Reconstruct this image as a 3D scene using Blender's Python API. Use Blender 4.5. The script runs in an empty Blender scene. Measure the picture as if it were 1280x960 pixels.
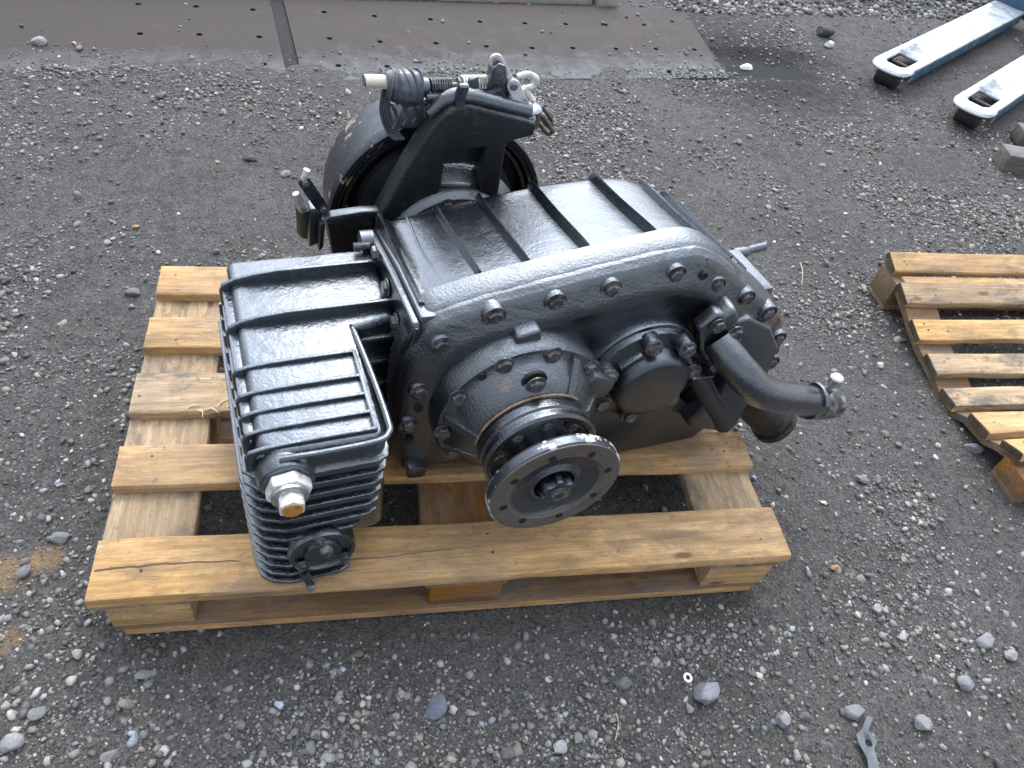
import bpy, bmesh, math, random
import numpy as np
from mathutils import Vector, Matrix, noise
R = math.radians
random.seed(7); rng = np.random.default_rng(7)
SC = bpy.context.scene
COL = SC.collection

# ---------------------------------------------------------------- camera
def _axes(yaw, pitch, roll):
    cp, sp = math.cos(pitch), math.sin(pitch)
    f = Vector((0, cp, -sp)); r = Vector((1, 0, 0)); u = r.cross(f)
    r2 = math.cos(roll)*r + math.sin(roll)*u; u2 = -math.sin(roll)*r + math.cos(roll)*u
    Z = Matrix.Rotation(yaw, 3, 'Z')
    return Z @ r2, Z @ u2, Z @ f
CR, CU, CF = _axes(R(-17.36), R(46.84), R(12.17))
CP = Vector((.402, -.628, 1.332)); CFOC = 972.9
cam = bpy.data.cameras.new('camera'); cam.sensor_width = 36; cam.lens = CFOC/1280*36
cam.clip_start = .02; cam.clip_end = 500
co = bpy.data.objects.new('camera', cam); COL.objects.link(co)
M = Matrix((CR, CU, -CF)).transposed().to_4x4(); M.translation = CP
co.matrix_world = M; SC.camera = co

def W(px, py, z=0.0):
    """point of the place seen at photo pixel px,py at height z (used for measuring positions)"""
    d = CF*CFOC + CR*(px-640) - CU*(py-480)
    return CP + d*((z-CP.z)/d.z)

# ---------------------------------------------------------------- world and sun
SUN_EL, SUN_AZ = 48, 12        # azimuth measured clockwise from +Y
wd = bpy.data.worlds.new('World'); SC.world = wd; wd.use_nodes = True
nt = wd.node_tree; nt.nodes.clear()
out = nt.nodes.new('ShaderNodeOutputWorld'); bg = nt.nodes.new('ShaderNodeBackground')
sky = nt.nodes.new('ShaderNodeTexSky'); sky.sky_type = 'NISHITA'; sky.sun_disc = False
sky.sun_elevation = R(SUN_EL); sky.sun_rotation = R(SUN_AZ); sky.dust_density = 5.0; sky.air_density = 1.0
tc = nt.nodes.new('ShaderNodeTexCoord'); mp = nt.nodes.new('ShaderNodeMapping'); mp.inputs['Scale'].default_value = (1, 1, 2.2)
nz = nt.nodes.new('ShaderNodeTexNoise'); nz.inputs['Scale'].default_value = 1.7; nz.inputs['Detail'].default_value = 6; nz.inputs['Roughness'].default_value = .55
rp = nt.nodes.new('ShaderNodeValToRGB'); rp.color_ramp.elements[0].position = .30; rp.color_ramp.elements[1].position = .50
mx = nt.nodes.new('ShaderNodeMix'); mx.data_type = 'RGBA'
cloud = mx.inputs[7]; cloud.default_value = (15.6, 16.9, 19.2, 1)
nt.links.new(tc.outputs['Generated'], mp.inputs[0]); nt.links.new(mp.outputs[0], nz.inputs['Vector'])
nt.links.new(nz.outputs[0], rp.inputs[0]); nt.links.new(rp.outputs[0], mx.inputs[0])
nt.links.new(sky.outputs[0], mx.inputs[6]); # thin cloud is brighter towards the sun (forward scattering)
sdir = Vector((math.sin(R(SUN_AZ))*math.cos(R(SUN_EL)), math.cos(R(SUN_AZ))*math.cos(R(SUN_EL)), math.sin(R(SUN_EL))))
def _m(op, a, b):
    n = nt.nodes.new('ShaderNodeMath'); n.operation = op
    for i, v in ((0, a), (1, b)):
        if isinstance(v, (int, float)): n.inputs[i].default_value = v
        else: nt.links.new(v, n.inputs[i])
    return n.outputs[0]
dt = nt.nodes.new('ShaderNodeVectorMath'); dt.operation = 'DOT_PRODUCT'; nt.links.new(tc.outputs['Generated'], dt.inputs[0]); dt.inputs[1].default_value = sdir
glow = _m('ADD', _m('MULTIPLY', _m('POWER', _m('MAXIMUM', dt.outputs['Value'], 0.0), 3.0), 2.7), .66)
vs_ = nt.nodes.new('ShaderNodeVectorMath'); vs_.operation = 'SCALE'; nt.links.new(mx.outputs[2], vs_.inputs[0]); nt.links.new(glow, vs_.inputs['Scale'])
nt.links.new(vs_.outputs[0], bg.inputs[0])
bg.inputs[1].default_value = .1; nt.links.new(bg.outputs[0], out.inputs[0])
sl = bpy.data.lights.new('sun', 'SUN'); sl.energy = 1.1; sl.angle = R(26); sl.color = (1, .96, .9)
so = bpy.data.objects.new('sun', sl); COL.objects.link(so)
sd = Vector((math.sin(R(SUN_AZ))*math.cos(R(SUN_EL)), math.cos(R(SUN_AZ))*math.cos(R(SUN_EL)), math.sin(R(SUN_EL))))
so.rotation_euler = sd.to_track_quat('Z', 'Y').to_euler(); so.location = sd*20
SC.view_settings.view_transform = 'Standard'; SC.view_settings.look = 'None'
SC.view_settings.exposure = 0.0; SC.view_settings.gamma = 1

# ---------------------------------------------------------------- material helpers
class N:
    def __init__(s, name):
        s.m = bpy.data.materials.new(name); s.m.use_nodes = True; s.t = s.m.node_tree
        s.b = s.t.nodes['Principled BSDF']; s._tc = None
    def new(s, t, **k):
        n = s.t.nodes.new(t)
        for a, v in k.items(): setattr(n, a, v)
        return n
    def ln(s, a, b): s.t.links.new(a, b)
    def coord(s, scale=(1, 1, 1), rnd=True, kind='Object'):
        if not s._tc: s._tc = s.new('ShaderNodeTexCoord')
        m = s.new('ShaderNodeMapping'); m.inputs['Scale'].default_value = scale
        s.ln(s._tc.outputs[kind], m.inputs[0])
        if rnd:
            oi = s.new('ShaderNodeObjectInfo'); mu = s.new('ShaderNodeMath', operation='MULTIPLY'); mu.inputs[1].default_value = 37
            s.ln(oi.outputs['Random'], mu.inputs[0]); s.ln(mu.outputs[0], m.inputs['Location'])
        return m.outputs[0]
    def noise(s, vec, scale, detail=4, rough=.5, dist=0):
        n = s.new('ShaderNodeTexNoise'); n.inputs['Scale'].default_value = scale; n.inputs['Detail'].default_value = detail
        n.inputs['Roughness'].default_value = rough; n.inputs['Distortion'].default_value = dist
        s.ln(vec, n.inputs['Vector']); return n.outputs[0]
    def vor(s, vec, scale, feature='F1', out='Distance'):
        n = s.new('ShaderNodeTexVoronoi', feature=feature); n.inputs['Scale'].default_value = scale
        s.ln(vec, n.inputs['Vector']); return n.outputs[out]
    def ramp(s, v, *st):
        r = s.new('ShaderNodeValToRGB'); e = r.color_ramp.elements
        while len(e) < len(st): e.new(.5)
        for i, (p, c) in enumerate(st):
            e[i].position = p; e[i].color = (c, c, c, 1) if isinstance(c, (int, float)) else (*c, 1)
        s.ln(v, r.inputs[0]); return r.outputs[0]
    def mix(s, f, a, b, mode='MIX'):
        m = s.new('ShaderNodeMix', data_type='RGBA', blend_type=mode)
        for i, v in ((0, f), (6, a), (7, b)):
            if isinstance(v, (int, float)): m.inputs[i].default_value = v if i == 0 else (v, v, v, 1)
            elif isinstance(v, tuple): m.inputs[i].default_value = (*v, 1)
            else: s.ln(v, m.inputs[i])
        return m.outputs[2]
    def math(s, op, a, b=0.0):
        m = s.new('ShaderNodeMath', operation=op)
        for i, v in ((0, a), (1, b)):
            if isinstance(v, (int, float)): m.inputs[i].default_value = v
            else: s.ln(v, m.inputs[i])
        return m.outputs[0]
    def bump(s, h, strength=.3, dist=.001, prev=None):
        b = s.new('ShaderNodeBump'); b.inputs['Strength'].default_value = strength; b.inputs['Distance'].default_value = dist
        s.ln(h, b.inputs['Height'])
        if prev: s.ln(prev, b.inputs['Normal'])
        return b.outputs[0]
    def set(s, color=None, rough=None, metal=None, normal=None, spec=None, coat=None, coatr=None):
        for k, v in (('Base Color', color), ('Roughness', rough), ('Metallic', metal), ('Normal', normal), ('Specular IOR Level', spec), ('Coat Weight', coat), ('Coat Roughness', coatr)):
            if v is None: continue
            if isinstance(v, (int, float)): s.b.inputs[k].default_value = v
            elif isinstance(v, tuple): s.b.inputs[k].default_value = (*v, 1)
            else: s.ln(v, s.b.inputs[k])
        return s.m

def paint(name, base, r0, r1, grain, gstr, chips=.0, chipcol=(.42, .36, .28), dust=.1, big=.15, coat=0.3, wear=.7, cr=.16, rust=0, grime=.35, cior=1.9, spec=.9, wearc=(.07, .077, .09)):
    n = N(name); v = n.coord()
    g = n.noise(v, grain, 5, .6); w = n.noise(v, 22, 5, .55); d = n.noise(v, 9, 8, .65); m = n.noise(v, 45, 7, .7)
    c = n.mix(n.ramp(d, (.5, 0), (.75, dust)), base, (.13, .125, .12))
    c = n.mix(n.ramp(n.noise(v, 260, 2, .5), (.68, 0), (.74, dust)), c, (.16, .155, .15))
    if chips > 0:
        ch = n.noise(v, 17, 8, .7)
        c = n.mix(n.ramp(ch, (.72-chips, 0), (.735-chips, 1)), c, chipcol)
    # paint rubbed thin along edges
    ge = n.new('ShaderNodeNewGeometry'); bv = n.new('ShaderNodeBevel'); bv.samples = 3; bv.inputs['Radius'].default_value = .0022
    dp = n.new('ShaderNodeVectorMath', operation='DOT_PRODUCT'); n.ln(bv.outputs[0], dp.inputs[0]); n.ln(ge.outputs['Normal'], dp.inputs[1])
    e = n.ramp(n.math('ADD', dp.outputs['Value'], n.math('MULTIPLY', n.math('SUBTRACT', m, .5), .35)), (.86, wear), (.97, 0))
    c = n.mix(e, c, wearc)
    n.b.inputs['Coat IOR'].default_value = cior
    rr = n.ramp(n.noise(v, 30, 6, .65), (.3, r0), (.7, r1))
    nb = n.bump(w, big*1.3, .006); nb = n.bump(m, .35, .0022, nb); nb = n.bump(g, gstr, .0014, nb)
    n.ln(nb, n.b.inputs['Coat Normal']); n.b.inputs['Specular Tint'].default_value = (.62, .80, 1, 1)
    if rust > 0:
        ru = n.math('ADD', n.noise(v, 6.5, 3, .5), n.math('MULTIPLY', n.math('SUBTRACT', m, .5), .5))
        c = n.mix(n.ramp(ru, (.66, 0), (.72, rust)), c, (.17, .085, .035))
    dirt = n.math('ADD', n.noise(v, 12, 6, .65), n.math('MULTIPLY', n.math('SUBTRACT', m, .5), .8))
    dk = n.ramp(dirt, (.58, 0), (.72, grime)); c = n.mix(dk, c, (.055, .048, .042))
    rr = n.math('MAXIMUM', rr, n.math('MULTIPLY', dk, 1.1)); n.ln(n.math('MULTIPLY', n.math('SUBTRACT', 1.0, dk), coat), n.b.inputs['Coat Weight']); coat = None
    return n.set(color=c, rough=rr, normal=nb, spec=spec, coat=coat, coatr=cr)
MP = paint('black_paint', (.005, .0055, .008), .2, .36, 170, .55, dust=.05, coat=.75)
MS = paint('black_paint_sump', (.005, .006, .009), .2, .36, 150, .7, big=.3, dust=.05, coat=.75, wear=.9, wearc=(.15, .165, .19))
MC = paint('black_paint_cast_rough', (.006, .0063, .0075), .26, .42, 230, .95, dust=.08, coat=.9, cr=.2, rust=.7, grime=.6)
MD = paint('black_paint_matt', (.008, .008, .009), .34, .5, 200, .25, dust=.1, coat=.3, wear=.2)
MG = paint('grimy_black_casting', (.008, .0078, .0075), .42, .62, 230, 1.0, dust=.05, coat=.3, cr=.3, rust=.3, grime=.3, cior=1.5, spec=.35, wear=.8)
MCH = paint('black_paint_chipped', (.012, .013, .016), .25, .5, 140, .3, chips=.13, chipcol=(.30, .24, .17), cior=1.5, spec=.4, coat=.2, grime=.3, dust=.04)
MTAN = paint('black_paint_flaking_to_metal', (.02, .02, .022), .25, .5, 140, .3, chips=.2, chipcol=(.62, .60, .57))

def metal(name, base, r0, r1, stain=(.2, .15, .11), amt=.5, met=.7, sc=40):
    n = N(name); v = n.coord(); d = n.noise(v, sc, 7, .65)
    c = n.mix(n.ramp(d, (.45, 0), (.7, amt)), base, stain)
    return n.set(color=c, rough=n.ramp(n.noise(v, sc*2, 4), (.3, r0), (.7, r1)), metal=met, normal=n.bump(n.noise(v, 220, 4), .25, .0008))
MFL = metal('worn_flange_steel', (.145, .130, .115), .4, .6, (.11, .082, .062), .8, .4)
MFR = metal('scraped_flange_edge', (.5, .5, .52), .3, .6, (.02, .022, .028), 1, .3, 30)
MBOLT = metal('painted_bolt', (.05, .052, .058), .18, .4, (.25, .24, .23), .8, .3, 60)
MSTEEL = metal('bare_steel', (.5, .49, .47), .25, .5, (.12, .11, .1), .8, .8, 60)
MWHITE = metal('overpainted_white_plug', (.66, .66, .64), .25, .5, (.10, .09, .08), .8, .1, 70)
MRUST = metal('rusty_plug', (.5, .22, .05), .6, .85, (.16, .07, .03), .9, .1, 90)
MBRUST = metal('brown_rust', (.12, .085, .06), .5, .8, (.03, .026, .022), .9, .1, 40)
MRUB = metal('dark_rubber', (.018, .017, .017), .5, .7, (.045, .042, .04), .4, 0, 30)
MCUP = metal('greasy_black_iron', (.02, .018, .016), .3, .55, (.09, .06, .04), .8, .2, 35)
MGASK = metal('brown_gasket_edge', (.26, .17, .10), .6, .8, (.03, .025, .02), 1, 0, 50)
MHOLE = metal('painted_hole_shade', (.006, .006, .006), .6, .8, (.01, .01, .01), .5, 0)  # near-black colour standing for the shade inside holes
MPLAST = metal('wrapping_film', (.085, .095, .115), .12, .3, (.02, .022, .028), 1, 0, 45)
MTANM = metal('flaking_primer', (.45, .38, .29), .5, .7, (.1, .08, .06), .7, 0, 60)
MSILV = metal('scraped_silver_link', (.55, .56, .58), .3, .5, (.16, .16, .17), 1, .2, 55)
MWORN = metal('worn_paint_over_steel', (.035, .036, .04), .3, .55, (.40, .38, .35), .8, .4, 45)
MIVORY = metal('ivory_plastic', (.7, .66, .56), .4, .5, (.3, .26, .2), .3, 0, 60)

def wood(name, base, dark, stain=.45):
    n = N(name); v = n.coord((1, 14, 14)); v1 = n.coord((1.6, 5, 5)); vu = n.coord()
    g = n.noise(v, 7, 9, .68, .4); g2 = n.noise(v1, 3.2, 5, .6, 1.2); f = n.noise(n.coord((4, 60, 60)), 9, 5, .7)
    c = n.mix(n.ramp(g, (.38, 0), (.60, 1)), dark, base)
    rings = n.math('SINE', n.math('MULTIPLY', n.noise(n.coord((.55, 5.5, 5.5)), 1.6, 2, .4), 95.0))
    c = n.mix(n.ramp(rings, (.45, 0), (1, .30)), c, tuple(x*.62 for x in base[:1]) + (base[1]*.52, base[2]*.42))
    c = n.mix(n.ramp(f, (.42, .55), (.6, 0)), c, tuple(x*.55 for x in base))
    c = n.mix(n.ramp(g2, (.46, 0), (.66, .7)), c, tuple(x*.42 for x in base))
    oi = n.new('ShaderNodeObjectInfo')
    hs = n.new('ShaderNodeHueSaturation'); hs.inputs['Hue'].default_value = .5
    n.ln(c, hs.inputs['Color'])
    n.ln(n.math('ADD', n.math('MULTIPLY', oi.outputs['Random'], .32), .82), hs.inputs['Value'])
    n.ln(n.math('ADD', n.math('MULTIPLY', n.noise(vu, 3, 3), .5), .78), hs.inputs['Saturation'])
    c = hs.outputs[0]
    st = n.noise(n.coord((1, 1.8, 1.8)), 9, 7, .7, .3)
    c = n.mix(n.ramp(st, (.50, 0), (.63, stain)), c, (.10, .088, .08))
    c = n.mix(n.ramp(n.noise(n.coord((.8, 1.5, 1.5)), 3.6, 6, .65), (.50, 0), (.64, .42)), c, (.24, .19, .145))
    sp = n.noise(vu, 55, 5, .75)
    c = n.mix(n.ramp(sp, (.60, 0), (.67, .6)), c, (.09, .06, .04))
    fs = n.noise(n.coord((1, 3, 3)), 34, 6, .7); c = n.mix(n.ramp(fs, (.54, 0), (.64, .35)), c, tuple(x*.3 for x in base))
    kn = n.vor(n.coord((2.2, 6, 6)), 2.0)
    c = n.mix(n.ramp(kn, (.05, .85), (.11, .0)), c, (.12, .055, .025))
    nb = n.bump(g, .8, .003); nb = n.bump(f, .7, .0012, nb)
    return n.set(color=c, rough=.72, normal=nb, spec=.3)
MW = wood('pallet_pine', (.70, .455, .225), (.40, .225, .09))
MWB = wood('pallet_pine_weathered', (.56, .41, .25), (.28, .195, .12), .9)
MWR = wood('pallet_chipblock', (.40, .20, .075), (.20, .095, .035), .5)
MWU = wood('pallet_pine_brown', (.27, .17, .092), (.14, .085, .048), .8)  # weathered brown pine, with shade under the decks put into its colour
MSPL = metal('fresh_split_pine', (.80, .62, .36), .6, .8, (.6, .4, .2), .5, 0)
MWE = wood('board_end_grain_dark', (.10, .075, .05), (.045, .035, .026), .9)

# ---------------------------------------------------------------- object helpers
def mesh(name, bm, mats, parent=None, ang=35, tags=None, loc=None, rot=None, mat4=None):
    bmesh.ops.recalc_face_normals(bm, faces=bm.faces)
    me = bpy.data.meshes.new(name); bm.to_mesh(me); bm.free()
    for m in (mats if isinstance(mats, (list, tuple)) else [mats]): me.materials.append(m)
    me.polygons.foreach_set('use_smooth', [True]*len(me.polygons)); me.set_sharp_from_angle(angle=R(ang))
    return link(name, me, parent, tags, loc, rot, mat4)
def link(name, me, parent=None, tags=None, loc=None, rot=None, mat4=None):
    o = bpy.data.objects.new(name, me); COL.objects.link(o)
    if parent: o.parent = parent
    if mat4 is not None: o.matrix_basis = mat4
    if loc is not None: o.location = loc
    if rot is not None: o.rotation_euler = rot
    if tags: tag(o, **tags)
    return o
def tag(o, label=None, category=None, group=None, kind=None):
    for k, v in (('label', label), ('category', category), ('group', group), ('kind', kind)):
        if v: o[k] = v
    return o
def empty(name, loc, rz=0, **t):
    o = bpy.data.objects.new(name, None); COL.objects.link(o); o.location = loc; o.rotation_euler = (0, 0, rz); tag(o, **t); return o

def B(): return bmesh.new()
def bev(bm, w, seg=2, ang=25):
    if w <= 0: return bm
    es = [e for e in bm.edges if len(e.link_faces) == 2 and e.calc_face_angle(0) > R(ang)]
    bmesh.ops.bevel(bm, geom=es, offset=w, offset_type='OFFSET', segments=seg, profile=.5, affect='EDGES', clamp_overlap=True); return bm
def box(x0, x1, y0, y1, z0, z1, w=.002, seg=2, bm=None):
    b = bmesh.new(); bmesh.ops.create_cube(b, size=1)
    for v in b.verts: v.co = Vector(((x0+x1)/2+v.co.x*(x1-x0), (y0+y1)/2+v.co.y*(y1-y0), (z0+z1)/2+v.co.z*(z1-z0)))
    bev(b, w, seg)
    return join(bm, b)
def join(a, b):
    if a is None: return b
    m = bpy.data.meshes.new('t'); b.to_mesh(m); b.free(); a.from_mesh(m); bpy.data.meshes.remove(m); return a
def prism(pts, a, b, axis='z', w=.002, seg=2, bm=None):
    """polygon pts extruded from a to b; axis z: pts are xy, y: pts are xz, x: pts are yz"""
    def P(p, t): return Vector((p[0], p[1], t)) if axis == 'z' else Vector((p[0], t, p[1])) if axis == 'y' else Vector((t, p[0], p[1]))
    c = bmesh.new(); lo = [c.verts.new(P(p, a)) for p in pts]; hi = [c.verts.new(P(p, b)) for p in pts]
    c.faces.new(lo); c.faces.new(hi[::-1]); n = len(pts)
    for i in range(n): c.faces.new((lo[i], lo[(i+1) % n], hi[(i+1) % n], hi[i]))
    bmesh.ops.recalc_face_normals(c, faces=c.faces); bev(c, w, seg)
    return join(bm, c)
def loft(loops, cap=True, bm=None):
    c = bmesh.new(); vs = [[c.verts.new(p) for p in l] for l in loops]; n = len(loops[0])
    for a, b in zip(vs, vs[1:]):
        for i in range(n): c.faces.new((a[i], a[(i+1) % n], b[(i+1) % n], b[i]))
    if cap: c.faces.new(vs[0]); c.faces.new(vs[-1][::-1])
    return join(bm, c)
def lathe(prof, c=(0, 0), seg=48, bm=None, axis='y', cap=True):
    """profile (radius, t) spun round an axis through c"""
    loops = []
    for r, t in prof:
        l = []
        for i in range(seg):
            a = 2*math.pi*i/seg; u, v = c[0]+r*math.cos(a), c[1]+r*math.sin(a)
            l.append((u, t, v) if axis == 'y' else (u, v, t) if axis == 'z' else (t, u, v))
        loops.append(l)
    return loft(loops, cap, bm)
def tube(path, rad, seg=16, bm=None, cap=True, smooth=6):
    P = [Vector(p) for p in path]; rr = rad if isinstance(rad, (list, tuple)) else [rad]*len(P)
    if smooth > 1 and len(P) > 2:
        Q, S = [], []
        for i in range(len(P)-1):
            p0, p1, p2, p3 = P[max(i-1, 0)], P[i], P[i+1], P[min(i+2, len(P)-1)]
            for k in range(smooth):
                t = k/smooth
                Q.append(.5*((2*p1)+(p2-p0)*t+(2*p0-5*p1+4*p2-p3)*t*t+(3*p1-p0-3*p2+p3)*t**3)); S.append(rr[i]*(1-t)+rr[i+1]*t)
        Q.append(P[-1]); S.append(rr[-1]); P, rr = Q, S
    loops = []; up = None
    for i, p in enumerate(P):
        d = (P[min(i+1, len(P)-1)]-P[max(i-1, 0)]).normalized()
        if up is None: up = Vector((0, 0, 1)) if abs(d.z) < .9 else Vector((1, 0, 0))
        a = (up - d*up.dot(d)).normalized(); b = d.cross(a); up = a
        loops.append([p+(a*math.cos(2*math.pi*k/seg)+b*math.sin(2*math.pi*k/seg))*rr[i] for k in range(seg)])
    return loft(loops, cap, bm)
def smoothloop(pts, n):
    P = [Vector((*p, 0)) for p in pts]; m = len(P); out = []
    for i in range(m):
        p0, p1, p2, p3 = P[i-1], P[i], P[(i+1) % m], P[(i+2) % m]
        for k in range(n):
            t = k/n; q = .5*((2*p1)+(p2-p0)*t+(2*p0-5*p1+4*p2-p3)*t*t+(3*p1-p0-3*p2+p3)*t**3); out.append((q.x, q.y))
    return out
def inset(pts, d, it=1):
    n = len(pts); area = sum(pts[i][0]*pts[(i+1) % n][1]-pts[(i+1) % n][0]*pts[i][1] for i in range(n)); s = 1 if area > 0 else -1
    cur = np.array(pts, float); steps = max(1, int(abs(d)/.003))
    for _ in range(steps):
        t = np.roll(cur, -3, 0)-np.roll(cur, 3, 0); t /= np.linalg.norm(t, axis=1)[:, None]+1e-9
        cur = cur+np.stack([-t[:, 1], t[:, 0]], -1)*s*d/steps
        if abs(d) > .008:
            for _k in range(3): cur = cur*.5+(np.roll(cur, 1, 0)+np.roll(cur, -1, 0))*.25
            seg = np.linalg.norm(np.roll(cur, -1, 0)-cur, axis=1); cum = np.concatenate([[0], np.cumsum(seg)]); c2 = np.vstack([cur, cur[:1]])
            q = np.linspace(0, cum[-1], n, endpoint=False); new = np.stack([np.interp(q, cum, c2[:, 0]), np.interp(q, cum, c2[:, 1])], -1); cur = cur*.5+new*.5
    return [(float(p[0]), float(p[1])) for p in cur]
FACE = {'-y': (R(90), 0, 0), '-x': (0, R(-90), 0), 'z': (0, 0, 0), 'x': (0, R(90), 0)}
def bolt_mesh(r=.011, h=.009):
    b = lathe([(r*1.45, 0), (r*1.45, .002), (r*1.2, .0026)], seg=20, axis='z')
    hx = [(r*1.12*math.cos(R(60*i)), r*1.12*math.sin(R(60*i))) for i in range(6)]
    loft([[(x, y, .002) for x, y in hx], [(x, y, h*.85) for x, y in hx], [(x*.86, y*.86, h) for x, y in hx]], bm=b)
    me = bpy.data.meshes.new('bolt'); b.to_mesh(me); b.free(); me.materials.append(MBOLT); return me
BOLT = bolt_mesh(); BOLT_S = bolt_mesh(.008, .008); BOLT_B = bolt_mesh(.0108, .009)
def bolt(parent, p, face='-y', me=None, name='bolt'):
    e = FACE[face]; o = link(name, me or BOLT, parent, loc=p)
    o.rotation_euler = (Matrix.Rotation(e[0], 3, 'X') @ Matrix.Rotation(e[1], 3, 'Y') @ Matrix.Rotation(random.random()*6, 3, 'Z')).to_euler(); return o
def flat(o): o.data.polygons.foreach_set('use_smooth', [False]*len(o.data.polygons)); return o
def ev_boolean(o, cutter):
    m = o.modifiers.new('b', 'BOOLEAN'); m.operation = 'DIFFERENCE'; m.object = cutter; m.solver = 'EXACT'
    dg = bpy.context.evaluated_depsgraph_get(); me = bpy.data.meshes.new_from_object(o.evaluated_get(dg))
    o.modifiers.clear(); o.data = me; bpy.data.objects.remove(cutter); return o

# ================================================================ GROUND
def nfield(x, y, s, seed=0): return noise.noise(Vector((x*s+seed*13.7, y*s-seed*7.1, seed*3.3)))
class Fast2D:                       # cheap tileable value noise for numpy arrays
    def __init__(s, seed): s.g = np.random.default_rng(seed).random((256, 256))
    def __call__(s, x, y):
        xi, yi = np.floor(x).astype(int), np.floor(y).astype(int); fx, fy = x-xi, y-yi
        fx = fx*fx*(3-2*fx); fy = fy*fy*(3-2*fy); g = s.g
        a, b, c, d = g[xi % 256, yi % 256], g[(xi+1) % 256, yi % 256], g[xi % 256, (yi+1) % 256], g[(xi+1) % 256, (yi+1) % 256]
        return (a*(1-fx)+b*fx)*(1-fy)+(c*(1-fx)+d*fx)*fy
F = [Fast2D(i) for i in range(6)]
PY = R(8.5); PO = (.26, 1.95)       # steel sheets: yaw and corner
def sheetlocal(x, y):
    dx, dy = x-PO[0], y-PO[1]; return dx*math.cos(PY)+dy*math.sin(PY), -dx*math.sin(PY)+dy*math.cos(PY)
def gh(x, y):
    """ground height"""
    h = (F[0](x*2.1+5, y*2.1+9)-.5)*.014 + (F[1](x*7, y*7)-.5)*.007 + (F[2](x*22, y*22)-.5)*.004 + (F[3](x*60, y*60)-.5)*.003
    u, v = sheetlocal(x, y)
    onp = np.clip((v-.02)/.12, 0, 1)*np.clip((1.62-u)/.1, 0, 1)*np.clip((1.0-v)/.05, 0, 1)
    jag = (F[3](x*16, y*16)-.5)*.10 + (F[4](x*5, y*5)-.5)*.10
    onp = np.clip((v-.075+.08*np.clip((u-1.1)/.4, 0, 1)-jag)/.05, 0, 1)*np.clip((1.70+.15*v-u)/.04, 0, 1)*np.clip((1.0-v)/.05, 0, 1)
    edge_ = np.exp(-((v-.03)/.10)**2)*np.clip((1.6-u)/.2, 0, 1)*.006
    h = h*(1-onp*.9) - onp*.010 + edge_*(1-onp)
    # under the pallets the yard is kept just below the timber
    near = np.clip((x+.1)/.1, 0, 1)*np.clip((1.3-x)/.1, 0, 1)*np.clip((y+.1)/.1, 0, 1)*np.clip((.95-y)/.1, 0, 1)
    h = h - near*.006
    # gravel bank at the far right
    t = np.clip((v-.62-.25*F[1](x*1.3, y*1.3))/.35, 0, 1)*np.clip((u-1.80)/.12, 0, 1)
    h = h + t*(.07+.05*(F[2](x*5, y*5)-.3))
    pc = W(955, 82); d = np.sqrt(((x-pc.x)/.30)**2+((y-pc.y)/.13)**2); h = h - .038*np.clip(1.25-d+(F[2](x*9, y*9)-.5)*.7, 0, 1)
    return h
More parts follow.
